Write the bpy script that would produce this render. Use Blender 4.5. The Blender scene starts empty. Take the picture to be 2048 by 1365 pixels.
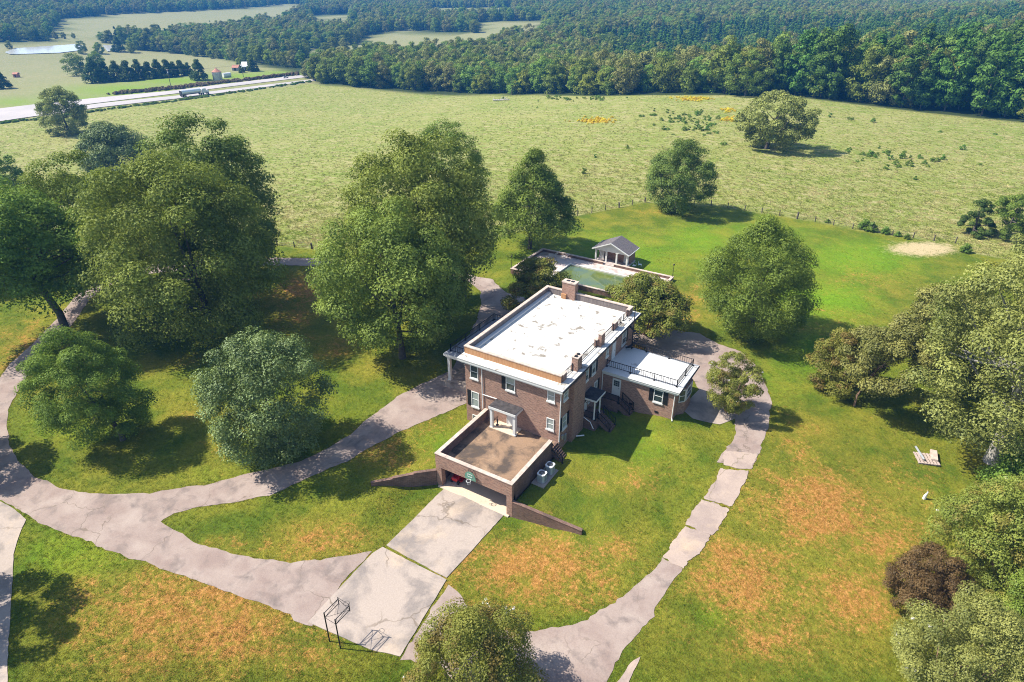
import bpy, math, random
import numpy as np
from mathutils import Vector, Matrix
from mathutils.geometry import delaunay_2d_cdt

random.seed(7)
RNG = np.random.default_rng(7)
SC = bpy.context.scene
COL = SC.collection
R_ = math.radians

# ------------------------------------------------------------------ camera, sky, sun, exposure
CAM_POS = np.array([24.217, -48.499, 41.778])
FPX = 1328.787                                   # focal length in pixels of the 2048 px wide photograph
_p, _y = R_(29.006), R_(31.57)
FWD = np.array([-math.sin(_y) * math.cos(_p), math.cos(_y) * math.cos(_p), -math.sin(_p)])
RGT = np.array([math.cos(_y), math.sin(_y), 0.0])
UPV = np.cross(RGT, FWD)
cam = bpy.data.cameras.new('camera')
cam.sensor_width = 36.0
cam.lens = 36.0 * FPX / 2048.0
cam.clip_start = 0.5
cam.clip_end = 9000.0
cam_ob = bpy.data.objects.new('camera', cam)
COL.objects.link(cam_ob)
M = Matrix.Identity(4)
for i in range(3):
    M[i][0], M[i][1], M[i][2], M[i][3] = RGT[i], UPV[i], -FWD[i], CAM_POS[i]
cam_ob.matrix_world = M
SC.camera = cam_ob

SUN_EL, SUN_AZ = 48.5, 24.5                      # elevation; direction (from +x) towards which shadows fall
world = bpy.data.worlds.new('World')
SC.world = world
world.use_nodes = True
wn = world.node_tree
wn.nodes.clear()
sky = wn.nodes.new('ShaderNodeTexSky')
sky.sky_type = 'NISHITA'
sky.sun_disc = False
sky.sun_elevation = R_(SUN_EL)
sky.sun_rotation = R_(270.0 - SUN_AZ)
sky.altitude = 200
bgn = wn.nodes.new('ShaderNodeBackground')
bgn.inputs[1].default_value = 0.12
wo = wn.nodes.new('ShaderNodeOutputWorld')
wn.links.new(sky.outputs[0], bgn.inputs[0])
wn.links.new(bgn.outputs[0], wo.inputs[0])

sl = bpy.data.lights.new('sun', 'SUN')
sl.energy = 5.0
sl.angle = R_(0.53)
sl.color = (1.0, 0.94, 0.83)
sun = bpy.data.objects.new('sun', sl)
COL.objects.link(sun)
ldir = Vector((math.cos(R_(SUN_AZ)) * math.cos(R_(SUN_EL)), math.sin(R_(SUN_AZ)) * math.cos(R_(SUN_EL)), -math.sin(R_(SUN_EL))))
sun.rotation_euler = ldir.to_track_quat('-Z', 'Y').to_euler()
sun.location = (-60, -30, 90)

SC.view_settings.view_transform = 'Standard'
SC.view_settings.look = 'None'
SC.view_settings.gamma = 1.0
SC.view_settings.use_curve_mapping = False
SC.view_settings.exposure = 0.82
SC.render.engine = 'CYCLES'
SC.cycles.max_bounces = 6
SC.cycles.transparent_max_bounces = 4
SC.cycles.volume_bounces = 1
SC.cycles.use_denoising = True
SC.cycles.denoiser = 'OPENIMAGEDENOISE'
SC.cycles.denoising_prefilter = 'NONE'
SC.cycles.filter_width = 1.05
HAZE_DENSITY = 0.00021
HAZE_COLOR = (0.07, 0.36, 1.0)

# ------------------------------------------------------------------ terrain height
def sstep(a, b, x):
    t = np.clip((x - a) / (b - a), 0, 1)
    return t * t * (3 - 2 * t)

N_PTS = np.array([(0.5, -8, -1.15), (1, -3, -1.2), (6.6, -7.5, -2.05), (3, 3, -1.0), (3, 9, -.75), (8.3, 10.2, -.22), (8.4, 16, -.3), (13, 13, -.6),
    (-11.4, 0, -1.4), (-13.6, -13, -1.75), (-9, -8.7, -1.35), (-15, 3, -1.0), (-18, 10, -.9), (-28, 37, -1.15), (-5, 37, -1.15), (-5, 48, -.95),
    (-28, 48, -.95), (-16, 52, -.85), (20, 30, -.9), (38, 22, -1.6), (12, -5, -2.3), (20, -15, -3.0), (33, 0, -2.3), (-40, -22, -2.0),
    (-53, -1, -1.6), (-25, -15, -2.2), (-17, 82, -1.3), (-32, 49, -1.0), (10, 37, -1.0), (-70, -12, -2.0), (5, -28, -2.9), (15, -40, -3.2), (-30, 20, -1.3),
    (3, 6, -.95), (5, -3, -1.55), (-6, 25, -1.0), (0, 30, -1.0), (50, 80, -2.0), (-60, 60, -2.0)])
S_PTS = np.array([(0, -9.4, -2.92), (-9, -9.7, -2.9), (-4, -9.2, -2.86), (-4, -18, -2.85), (-5, -28, -2.85), (6.6, -8.4, -2.45), (-13.7, -13.6, -2.05),
    (8, -20, -2.85), (-15, -20, -2.5), (12, -5, -2.3), (20, -15, -3.0), (-25, -25, -2.6), (5, -28, -2.9), (-25, -15, -2.2), (-40, -22, -2.2),
    (0, -40, -3.0), (33, 0, -2.3), (-1, -14, -2.88), (-8, -14, -2.86), (15, -40, -3.2), (-30, -45, -3.0), (3, -9.3, -2.75)])

def idw(P, x, y):
    num = np.zeros_like(x); den = np.zeros_like(x)
    for px, py, pz in P:
        w = 1.0 / ((x - px) ** 2 + (y - py) ** 2 + 1.5) ** 1.6
        num += w * pz; den += w
    return num / den

WALL_LINE = [(-13.65, -13.2), (-8.9, -8.9), (-0.13, -8.9), (6.6, -7.8)]

def height(x, y):
    x = np.asarray(x, float); y = np.asarray(y, float)
    n = idw(N_PTS, x, y); s = idw(S_PTS, x, y)
    ly = np.interp(x, [-60, -13.65, -8.9, -0.13, 6.6, 40], [-42, -13.2, -8.75, -8.75, -7.8, 10])
    over = np.maximum(0, np.maximum(-13.65 - x, x - 6.6))
    w = 0.12 + 0.75 * over
    m = sstep(-w, w, y - ly - .12)
    z = s * (1 - m) + n * m
    inside = (x > -8.82) & (x < -0.2) & (y > -8.8) & (y < 0.3)
    z = np.where(inside, -3.1, z)
    z = np.where((x > -28.4) & (x < -4.9) & (y > 37.05) & (y < 47.45), -1.75, z)
    r = np.hypot(x, y)
    far = -1.8 - 16.0 * sstep(50, 235, -0.8 * x + 0.2 * y) + 1.2 * np.sin(x / 47.0 + 1) * np.sin(y / 61.0) * sstep(80, 200, r) + 13.0 * sstep(450, 1300, r) \
        + 7.0 * np.sin(x / 210.0 + y / 330.0) * sstep(400, 700, r)
    k = sstep(55, 110, r)
    return z * (1 - k) + far * k

def axis(segs):
    out = [segs[0][0]]
    for a, b, st in segs:
        n = max(1, int(round((b - a) / st)))
        out += list(np.linspace(a, b, n + 1)[1:])
    return np.array(out)

GX = axis([(-2600, -700, 50), (-700, -420, 14), (-420, -140, 5), (-140, -62, 1.6), (-62, -16, 0.6), (-16, 9, 0.25), (9, 44, 0.6), (44, 120, 2), (120, 300, 9), (300, 1500, 60)])
GY = axis([(-160, -52, 6), (-52, -15, 0.6), (-15, 17, 0.25), (17, 60, 0.6), (60, 100, 1), (100, 260, 2.5), (260, 520, 8), (520, 3000, 45)])
XX, YY = np.meshgrid(GX, GY, indexing='ij')
ZZ = height(XX, YY)

def H(x, y):
    x = np.asarray(x, float); y = np.asarray(y, float)
    i = np.clip(np.searchsorted(GX, x) - 1, 0, len(GX) - 2); j = np.clip(np.searchsorted(GY, y) - 1, 0, len(GY) - 2)
    a = (x - GX[i]) / (GX[i + 1] - GX[i]); b = (y - GY[j]) / (GY[j + 1] - GY[j])
    return ZZ[i, j] * (1 - a) * (1 - b) + ZZ[i + 1, j] * a * (1 - b) + ZZ[i, j + 1] * (1 - a) * b + ZZ[i + 1, j + 1] * a * b

_T = np.concatenate([np.arange(30, 200, 1.0), np.arange(200, 1000, 3.0), np.arange(1000, 6000, 10.0)])
def spot(u, v):
    """where the photograph's pixel (2048 px wide) meets the ground"""
    v = max(v, -30)
    d = FWD + RGT * (u - 1024) / FPX + UPV * (682.5 - v) / FPX
    P = CAM_POS[None] + d[None] * _T[:, None]
    g = P[:, 2] - height(P[:, 0], P[:, 1])
    k = np.argmax(g < 0)
    if g[k] >= 0: k = len(_T) - 1
    lo, hi = _T[max(k - 1, 0)], _T[k]
    for _ in range(18):
        m = (lo + hi) / 2; q = CAM_POS + d * m
        if q[2] > float(height(q[0], q[1])): lo = m
        else: hi = m
    q = CAM_POS + d * hi
    return np.array([q[0], q[1], float(height(q[0], q[1]))])
def depth(p): return float((np.asarray(p) - CAM_POS) @ FWD)
def project(P):
    q = np.asarray(P, float) - CAM_POS
    z = q @ FWD
    return 1024 + FPX * (q @ RGT) / z, 682.5 - FPX * (q @ UPV) / z, z
def row_height(x, y, v):
    lo, hi = -30.0, 60.0
    for _ in range(40):
        m = (lo + hi) / 2
        if project((x, y, m))[1] > v: lo = m
        else: hi = m
    return lo
def wpoly(pts): return np.array([spot(u, v)[:2] for u, v in pts])

# ------------------------------------------------------------------ materials
def new_mat(name):
    m = bpy.data.materials.new(name); m.use_nodes = True
    nt = m.node_tree; nt.nodes.clear()
    out = nt.nodes.new('ShaderNodeOutputMaterial')
    return m, nt, out
class NB:
    """tiny node-tree helper"""
    def __init__(s, nt): s.nt = nt
    def n(s, t, **kw):
        nd = s.nt.nodes.new(t)
        for k, v in kw.items(): setattr(nd, k, v)
        return nd
    def l(s, a, b): s.nt.links.new(a, b)
    def noise(s, vec, scale, detail=4, rough=.55, dist=0):
        nd = s.n('ShaderNodeTexNoise'); nd.inputs['Scale'].default_value = scale; nd.inputs['Detail'].default_value = detail
        nd.inputs['Roughness'].default_value = rough; nd.inputs['Distortion'].default_value = dist
        if vec is not None: s.l(vec, nd.inputs['Vector'])
        return nd.outputs['Fac']
    def ramp(s, fac, a, b, ca=(0, 0, 0, 1), cb=(1, 1, 1, 1)):
        nd = s.n('ShaderNodeValToRGB'); nd.color_ramp.elements[0].position = a; nd.color_ramp.elements[1].position = b
        nd.color_ramp.elements[0].color = ca; nd.color_ramp.elements[1].color = cb
        s.l(fac, nd.inputs[0]); return nd.outputs[0]
    def mix(s, fac, a, b, mode='MIX'):
        nd = s.n('ShaderNodeMix', data_type='RGBA', blend_type=mode)
        if isinstance(fac, (int, float)): nd.inputs[0].default_value = fac
        else: s.l(fac, nd.inputs[0])
        for sock, v in ((nd.inputs[6], a), (nd.inputs[7], b)):
            if isinstance(v, tuple): sock.default_value = v if len(v) == 4 else (*v, 1)
            else: s.l(v, sock)
        return nd.outputs[2]
    def math(s, op, a, b=None, c=None):
        nd = s.n('ShaderNodeMath', operation=op)
        for i, v in enumerate((a, b, c)):
            if v is None: continue
            if isinstance(v, (int, float)): nd.inputs[i].default_value = v
            else: s.l(v, nd.inputs[i])
        return nd.outputs[0]
    def attr(s, name):
        nd = s.n('ShaderNodeAttribute'); nd.attribute_name = name; return nd.outputs['Fac']
    def pos(s):
        return s.n('ShaderNodeNewGeometry').outputs['Position']
    def bump(s, h, strength, dist):
        nd = s.n('ShaderNodeBump'); nd.inputs['Strength'].default_value = strength; nd.inputs['Distance'].default_value = dist
        s.l(h, nd.inputs['Height']); return nd.outputs[0]
    def bsdf(s, col, rough=.8, metal=0, spec=.3, normal=None):
        nd = s.n('ShaderNodeBsdfPrincipled')
        if isinstance(col, tuple): nd.inputs['Base Color'].default_value = (*col[:3], 1)
        else: s.l(col, nd.inputs['Base Color'])
        if isinstance(rough, (int, float)): nd.inputs['Roughness'].default_value = rough
        else: s.l(rough, nd.inputs['Roughness'])
        nd.inputs['Metallic'].default_value = metal
        nd.inputs['Specular IOR Level'].default_value = spec
        if normal is not None: s.l(normal, nd.inputs['Normal'])
        return nd.outputs[0]

def simple(name, col, rough=.7, metal=0, var=.18, scale=3.0, spec=.3, bump=0.0):
    m, nt, out = new_mat(name); b = NB(nt)
    P = b.pos()
    f = b.noise(P, scale, 5, .6)
    c = b.mix(b.ramp(f, .3, .7), tuple(x * (1 - var) for x in col), tuple(min(1, x * (1 + var)) for x in col))
    nrm = b.bump(b.noise(P, scale * 12, 3), bump, .02) if bump else None
    b.l(b.bsdf(c, rough, metal, spec, nrm), out.inputs[0])
    return m

def wall_uv(b, s=1.0):
    """(along wall, height) coordinates for vertical faces, from the position and the normal"""
    g = b.n('ShaderNodeNewGeometry')
    sp = b.n('ShaderNodeSeparateXYZ'); b.l(g.outputs['Position'], sp.inputs[0])
    sn = b.n('ShaderNodeSeparateXYZ'); b.l(g.outputs['True Normal'], sn.inputs[0])
    ax = b.math('GREATER_THAN', b.math('ABSOLUTE', sn.outputs[0]), .6)
    az = b.math('GREATER_THAN', b.math('ABSOLUTE', sn.outputs[2]), .7)
    mx = b.n('ShaderNodeMix', data_type='FLOAT'); b.l(ax, mx.inputs[0]); b.l(sp.outputs[0], mx.inputs[2]); b.l(sp.outputs[1], mx.inputs[3])
    mz = b.n('ShaderNodeMix', data_type='FLOAT'); b.l(az, mz.inputs[0]); b.l(sp.outputs[2], mz.inputs[2]); b.l(sp.outputs[1], mz.inputs[3])
    c = b.n('ShaderNodeCombineXYZ'); b.l(mx.outputs[0], c.inputs[0]); b.l(mz.outputs[0], c.inputs[1])
    return c.outputs[0]

def brick_mat(name, c1, c2, mortar, dirt=(.10, .085, .075), dirt_amt=.35):
    m, nt, out = new_mat(name); b = NB(nt)
    uv = wall_uv(b)
    br = b.n('ShaderNodeTexBrick'); b.l(uv, br.inputs['Vector'])
    br.inputs['Color1'].default_value = (*c1, 1); br.inputs['Color2'].default_value = (*c2, 1); br.inputs['Mortar'].default_value = (*mortar, 1)
    br.inputs['Scale'].default_value = 1.0; br.inputs['Brick Width'].default_value = .24; br.inputs['Row Height'].default_value = .095
    br.inputs['Mortar Size'].default_value = .012; br.inputs['Bias'].default_value = -.1; br.inputs['Mortar Smooth'].default_value = .2
    P = b.pos()
    v = b.ramp(b.noise(P, .7, 5, .65), .35, .75)
    c = b.mix(b.math('MULTIPLY', v, dirt_amt), br.outputs['Color'], dirt)
    mpb = b.n('ShaderNodeMapping'); mpb.inputs['Scale'].default_value = (1.6, 6.0, 1); b.l(uv, mpb.inputs[0])
    vc = b.ramp(b.noise(mpb.outputs[0], 1.6, 4, .75), .3, .7, (.66, .64, .62, 1), (1.32, 1.28, 1.25, 1))
    c = b.mix(1.0, c, vc, 'MULTIPLY')
    b.l(b.bsdf(c, .85, 0, .25, b.bump(br.outputs['Fac'], -.6, .012)), out.inputs[0])
    return m

def leaf_mat(name, dark, light, trans=.28, hue_var=.04, gloss=.1, autumn=None, autumn_amt=0.0, rnd=.22):
    m, nt, out = new_mat(name); b = NB(nt)
    t = b.attr('tint')
    c = b.mix(t, dark, light)
    if autumn:
        c = b.mix(b.math('MULTIPLY', b.math('GREATER_THAN', b.noise(b.pos(), .55, 2), .58), autumn_amt), c, autumn)
    oi = b.n('ShaderNodeObjectInfo')
    hsv = b.n('ShaderNodeHueSaturation')
    b.l(c, hsv.inputs['Color'])
    b.l(b.math('ADD', b.math('MULTIPLY', b.math('SUBTRACT', oi.outputs['Random'], .5), hue_var), .5), hsv.inputs['Hue'])
    b.l(b.math('ADD', b.math('MULTIPLY', oi.outputs['Random'], rnd), 1 - rnd / 2), hsv.inputs['Value'])
    col = hsv.outputs[0]
    d = b.n('ShaderNodeBsdfDiffuse'); b.l(col, d.inputs[0])
    tr = b.n('ShaderNodeBsdfTranslucent'); b.l(b.mix(.5, col, (.22, .28, .03)), tr.inputs[0])
    g = b.n('ShaderNodeBsdfGlossy'); g.inputs['Roughness'].default_value = .6; g.inputs[0].default_value = (.75, .85, .7, 1)
    m1 = b.n('ShaderNodeMixShader'); m1.inputs[0].default_value = min(.45, trans * 1.3); b.l(d.outputs[0], m1.inputs[1]); b.l(tr.outputs[0], m1.inputs[2])
    m2 = b.n('ShaderNodeMixShader'); m2.inputs[0].default_value = gloss * .2; b.l(m1.outputs[0], m2.inputs[1]); b.l(g.outputs[0], m2.inputs[2])
    b.l(m2.outputs[0], out.inputs[0])
    return m

MAT = {}
MAT['brick'] = brick_mat('house_brick', (.34, .175, .125), (.185, .090, .066), (.42, .35, .29), dirt_amt=.2)
MAT['brick_dirty'] = brick_mat('weathered_brick', (.25, .13, .095), (.16, .085, .065), (.25, .21, .18), (.045, .04, .036), .75)
MAT['white'] = simple('white_paint', (.64, .64, .62), .45, 0, .05, 2)
MAT['black'] = simple('black_metal', (.018, .018, .02), .5, 0, .2, 6)
MAT['shutter'] = simple('black_shutter', (.014, .015, .016), .5, 0, .2, 6)
MAT['steel'] = simple('galvanised_steel', (.42, .44, .46), .4, .6, .15, 4)
MAT['shingle_dark'] = simple('dark_roof_felt', (.055, .05, .052), .9, 0, .5, 2.5, bump=.3)
MAT['coping'] = simple('stone_coping', (.50, .40, .34), .85, 0, .22, 2.0, bump=.3)
MAT['grey_roof'] = simple('grey_porch_roof', (.26, .27, .30), .8, 0, .15, 1.5)
MAT['bark'] = simple('bark', (.10, .085, .07), .95, 0, .4, 3, bump=.6)
MAT['bark_pale'] = simple('pale_bark', (.30, .28, .25), .95, 0, .3, 3, bump=.5)
MAT['bark_tan'] = simple('smooth_tan_bark', (.27, .17, .11), .85, 0, .3, 3)
MAT['wood_post'] = simple('weathered_post', (.13, .11, .09), .9, 0, .3, 5)
MAT['pipe'] = simple('white_pipe', (.78, .78, .76), .4, 0, .05, 3)
MAT['rubber'] = simple('tyre_rubber', (.02, .02, .02), .8, 0, .2, 5)
MAT['rust'] = simple('rusty_roof', (.42, .19, .13), .8, .1, .3, 2)
MAT['green_board'] = simple('faded_green_board', (.12, .26, .19), .6, 0, .35, 6)
MAT['tan_board'] = None

def patchy(name, base, spots, s1=.35, lo=.5, hi=.62, fine=18, rough=.85, cracks=None, second=None, bumpv=.25):
    m, nt, out = new_mat(name); b = NB(nt); P = b.pos()
    c = b.mix(b.ramp(b.noise(P, s1, 6, .62, .4), lo, hi), base, spots)
    if second: c = b.mix(b.ramp(b.noise(P, second[1], 5, .6, .3), second[2], second[3]), c, second[0])
    c = b.mix(1.0, c, b.ramp(b.noise(P, fine, 3, .7), .25, .75, (.86, .86, .86, 1), (1.12, 1.12, 1.12, 1)), 'MULTIPLY')
    if cracks:
        vo = b.n('ShaderNodeTexVoronoi', feature='DISTANCE_TO_EDGE'); vo.inputs['Scale'].default_value = cracks[0]
        nz = b.n('ShaderNodeTexNoise'); nz.inputs['Scale'].default_value = 1.2; b.l(P, nz.inputs['Vector'])
        va = b.n('ShaderNodeVectorMath', operation='ADD'); b.l(P, va.inputs[0])
        vs = b.n('ShaderNodeVectorMath', operation='SCALE'); b.l(nz.outputs['Color'], vs.inputs[0]); vs.inputs['Scale'].default_value = 1.1
        b.l(vs.outputs[0], va.inputs[1]); b.l(va.outputs[0], vo.inputs['Vector'])
        k = b.ramp(vo.outputs['Distance'], cracks[1], cracks[1] * 1.8, (1, 1, 1, 1), (0, 0, 0, 1))
        gate = b.ramp(b.noise(P, .22, 2), .45, .6)
        c = b.mix(b.math('MULTIPLY', b.math('MULTIPLY', k, gate), .6), c, cracks[2])
    b.l(b.bsdf(c, rough, 0, .25, b.bump(b.noise(P, fine * 2, 3), bumpv, .02)), out.inputs[0])
    return m
MAT['membrane'] = patchy('white_roof_membrane', (.60, .585, .55), (.24, .21, .17), .85, .575, .635, 12, .55, None, ((.36, .335, .30), 1.3, .62, .69))
MAT['membrane2'] = patchy('white_wing_membrane', (.60, .595, .58), (.26, .24, .22), .8, .64, .74, 12, .55)
MAT['asphalt'] = patchy('old_asphalt', (.262, .196, .170), (.365, .295, .255), .35, .36, .68, 9, .9, (.16, .004, (.14, .11, .08)), ((.18, .145, .13), .6, .52, .72))
MAT['concrete'] = patchy('worn_concrete', (.38, .315, .27), (.24, .205, .185), .32, .48, .62, 8, .88, (.12, .005, (.13, .10, .07)), ((.52, .40, .29), .2, .58, .8))
MAT['path_concrete'] = patchy('path_concrete', (.39, .305, .255), (.30, .235, .205), .4, .45, .65, 9, .9, (.15, .004, (.15, .13, .07)), ((.50, .38, .27), .3, .6, .8))
MAT['deck'] = patchy('stained_terrace', (.275, .18, .115), (.085, .065, .052), .42, .43, .60, 7, .85, (.25, .008, (.10, .07, .05)), ((.45, .31, .20), .3, .55, .75))
MAT['garage_floor'] = patchy('garage_floor', (.60, .48, .36), (.40, .31, .24), .5, .55, .8, 8, .8)
MAT['pool_deck'] = patchy('pale_paving', (.55, .47, .44), (.33, .26, .24), .9, .48, .66, 10, .85)
MAT['road'] = patchy('highway_asphalt', (.42, .38, .37), (.37, .34, .33), .05, .4, .6, 3, .9)
MAT['interior'] = simple('garage_interior', (.10, .09, .08), .9, 0, .2, 2)

def board_mat(name, c1, c2, axis_scale=4.0):
    m, nt, out = new_mat(name); b = NB(nt)
    uv = wall_uv(b)
    mp = b.n('ShaderNodeMapping'); mp.inputs['Scale'].default_value = (axis_scale, .5, 1); b.l(uv, mp.inputs[0])
    f = b.noise(mp.outputs[0], 1.5, 6, .7)
    c = b.mix(b.ramp(f, .35, .65), c1, c2)
    b.l(b.bsdf(c, .85), out.inputs[0]); return m
MAT['parapet'] = board_mat('stained_parapet', (.34, .165, .075), (.46, .26, .13))
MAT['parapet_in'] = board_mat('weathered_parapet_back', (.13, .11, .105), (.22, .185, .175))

def glass_mat(name, top, bot, mid):
    m, nt, out = new_mat(name); b = NB(nt)
    c = b.mix(b.noise(b.pos(), 1.5, 2), top, bot)
    b.l(b.bsdf(c, .08, 0, .7), out.inputs[0]); return m
MAT['glass'] = glass_mat('dark_window_glass', (.03, .045, .045), (.06, .08, .08), .5)
MAT['blind'] = glass_mat('window_glass_over_blind', (.25, .29, .28), (.36, .40, .38), .5)

def water_mat(name, c1, c2, rough=.05, sc=.4):
    m, nt, out = new_mat(name); b = NB(nt); P = b.pos()
    c = b.mix(b.ramp(b.noise(P, sc, 5, .6), .4, .6), c1, c2)
    b.l(b.bsdf(c, rough, 0, .8, b.bump(b.noise(P, 3, 2), .05, .02)), out.inputs[0]); return m
MAT['pool_water'] = water_mat('green_pool_water', (.085, .13, .075), (.13, .165, .04), .02, .35)
MAT['pond'] = water_mat('pond_water', (.46, .47, .45), (.55, .55, .52), .12)  # pale base colour has the bright horizon sky's reflection painted in

MAT['leaf_oak'] = leaf_mat('oak_leaves', (0.095, 0.145, 0.018), (0.315, 0.4, 0.075), .25)
MAT['leaf_grey'] = leaf_mat('grey_green_leaves', (0.097, 0.110, 0.023), (0.366, 0.358, 0.090), .22, gloss=.14)
MAT['leaf_dark'] = leaf_mat('dark_leaves', (0.058, 0.098, 0.014), (0.2, 0.27, 0.046), .16, gloss=.14)
MAT['leaf_magnolia'] = leaf_mat('magnolia_leaves', (0.042, 0.075, 0.014), (0.2, 0.265, 0.06), .10, gloss=.30)
MAT['leaf_mid'] = leaf_mat('maple_leaves', (0.068, 0.122, 0.014), (0.245, 0.345, 0.048), .25)
MAT['leaf_myrtle'] = leaf_mat('myrtle_leaves', (.125, .150, .022), (.340, .350, .065), .28, autumn=(.26, .10, .05), autumn_amt=.35)
MAT['leaf_red'] = leaf_mat('reddish_leaves', (0.08, 0.052, 0.018), (0.23, 0.16, 0.055), .2)
MAT['leaf_forest'] = leaf_mat('forest_leaves', (0.07, 0.115, 0.014), (0.26, 0.33, 0.048), .2, .07, .08, rnd=.5)
MAT['leaf_lime'] = leaf_mat('yellow_green_leaves', (0.15, 0.195, 0.02), (0.36, 0.42, 0.045), .3, .05)
MAT['leaf_pine'] = leaf_mat('pine_needles', (0.04, 0.095, 0.014), (0.13, 0.235, 0.038), .12, .03, .05, rnd=.4)
MAT['leaf_cedar'] = leaf_mat('cedar_needles', (0.027, 0.051, 0.012), (0.111, 0.154, 0.031), .1, .03, .05)
MAT['blossom'] = simple('white_blossom', (.75, .70, .68), .8, 0, .1)
MAT['weed'] = leaf_mat('weed_leaves', (.08, .15, .02), (.19, .30, .04), .3)
MAT['goldenrod'] = leaf_mat('goldenrod', (.55, .40, .02), (.80, .60, .04), .2)
MAT['brush'] = leaf_mat('brown_brush', (.12, .075, .05), (.24, .17, .10), .15)

# ------------------------------------------------------------------ mesh helpers
def tag(o, label=None, cat=None, group=None, kind=None):
    if label: o['label'] = label
    if cat: o['category'] = cat
    if group: o['group'] = group
    if kind: o['kind'] = kind
    return o
def empty(name, loc=(0, 0, 0), label=None, cat=None, group=None, rz=0):
    o = bpy.data.objects.new(name, None); COL.objects.link(o)
    o.location = loc; o.rotation_euler = (0, 0, rz); o.empty_display_size = .3
    return tag(o, label, cat, group)
class MB:
    def __init__(s): s.v = []; s.f = []; s.mi = []; s.cur = 0
    def add(s, V, Fc):
        k = len(s.v); s.v += [tuple(map(float, p)) for p in V]
        for f in Fc: s.f.append(tuple(i + k for i in f)); s.mi.append(s.cur)
        return s
    def box(s, x0, x1, y0, y1, z0, z1):
        x0, x1 = min(x0, x1), max(x0, x1); y0, y1 = min(y0, y1), max(y0, y1); z0, z1 = min(z0, z1), max(z0, z1)
        V = [(x, y, z) for z in (z0, z1) for x, y in ((x0, y0), (x1, y0), (x1, y1), (x0, y1))]
        return s.add(V, [(0, 3, 2, 1), (4, 5, 6, 7), (0, 1, 5, 4), (1, 2, 6, 5), (2, 3, 7, 6), (3, 0, 4, 7)])
    def prism(s, poly, z0, z1):
        """poly counter-clockwise xy; z0/z1 number or list"""
        n = len(poly)
        a = z0 if isinstance(z0, (list, tuple)) else [z0] * n; c = z1 if isinstance(z1, (list, tuple)) else [z1] * n
        V = [(p[0], p[1], a[i]) for i, p in enumerate(poly)] + [(p[0], p[1], c[i]) for i, p in enumerate(poly)]
        F = [tuple(range(n - 1, -1, -1)), tuple(range(n, 2 * n))] + [(i, (i + 1) % n, n + (i + 1) % n, n + i) for i in range(n)]
        return s.add(V, F)
    def tube(s, pts, rad, n=6, caps=True):
        pts = [np.array(p, float) for p in pts]
        rr = rad if isinstance(rad, (list, tuple)) else [rad] * len(pts)
        V = []; F = []
        for i, p in enumerate(pts):
            d = pts[min(i + 1, len(pts) - 1)] - pts[max(i - 1, 0)]
            d = d / (np.linalg.norm(d) + 1e-9)
            a = np.cross(d, (0, 0, 1) if abs(d[2]) < .9 else (1, 0, 0)); a /= np.linalg.norm(a) + 1e-9
            c = np.cross(d, a)
            for k in range(n):
                t = 2 * math.pi * k / n
                V.append(p + (a * math.cos(t) + c * math.sin(t)) * rr[i])
        for i in range(len(pts) - 1):
            for k in range(n):
                F.append((i * n + k, i * n + (k + 1) % n, (i + 1) * n + (k + 1) % n, (i + 1) * n + k))
        if caps:
            F.append(tuple(range(n))); F.append(tuple((len(pts) - 1) * n + k for k in range(n - 1, -1, -1)))
        return s.add(V, F)
    def ring(s, c, r, t, n=16):
        P = [(c[0] + r * math.cos(2 * math.pi * k / n), c[1] + r * math.sin(2 * math.pi * k / n), c[2]) for k in range(n + 1)]
        return s.tube(P, t, 5, False)
    def lathe(s, c, prof, n=20):
        V = []; F = []
        for r, z in prof:
            for k in range(n):
                t = 2 * math.pi * k / n; V.append((c[0] + r * math.cos(t), c[1] + r * math.sin(t), c[2] + z))
        for i in range(len(prof) - 1):
            for k in range(n): F.append((i * n + k, i * n + (k + 1) % n, (i + 1) * n + (k + 1) % n, (i + 1) * n + k))
        F.append(tuple(range(n - 1, -1, -1))); F.append(tuple((len(prof) - 1) * n + k for k in range(n)))
        return s.add(V, F)
    def mesh(s, name, mats):
        me = bpy.data.meshes.new(name); me.from_pydata(s.v, [], s.f)
        for m in (mats if isinstance(mats, (list, tuple)) else [mats]): me.materials.append(m)
        if any(s.mi): me.polygons.foreach_set('material_index', s.mi)
        me.update(); return me
    def build(s, name, mat, parent=None, loc=None, smooth=False):
        me = s.mesh(name, mat)
        if smooth: me.polygons.foreach_set('use_smooth', [True] * len(me.polygons))
        o = bpy.data.objects.new(name, me); COL.objects.link(o)
        if parent is not None: o.parent = parent
        if loc is not None: o.location = loc
        return o
def bevel(o, w=.02):
    m = o.modifiers.new('bevel', 'BEVEL'); m.width = w; m.segments = 1; m.limit_method = 'ANGLE'; return o

def np_mesh(name, V, F, mats, mi=None, attrs=None, smooth=False):
    """fast mesh from arrays; F is (n,3) or (n,4)"""
    me = bpy.data.meshes.new(name)
    n, k = F.shape
    me.vertices.add(len(V)); me.vertices.foreach_set('co', V.astype(np.float32).ravel())
    me.loops.add(n * k); me.loops.foreach_set('vertex_index', F.astype(np.int32).ravel())
    me.polygons.add(n); me.polygons.foreach_set('loop_start', np.arange(0, n * k, k, dtype=np.int32))
    me.polygons.foreach_set('loop_total', np.full(n, k, dtype=np.int32))
    for m in mats: me.materials.append(m)
    if mi is not None: me.polygons.foreach_set('material_index', mi.astype(np.int32))
    if smooth: me.polygons.foreach_set('use_smooth', np.ones(n, dtype=bool))
    me.update(calc_edges=True)
    for an, (dom, arr) in (attrs or {}).items():
        at = me.attributes.new(an, 'FLOAT', dom); at.data.foreach_set('value', arr.astype(np.float32))
    return me

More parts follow.
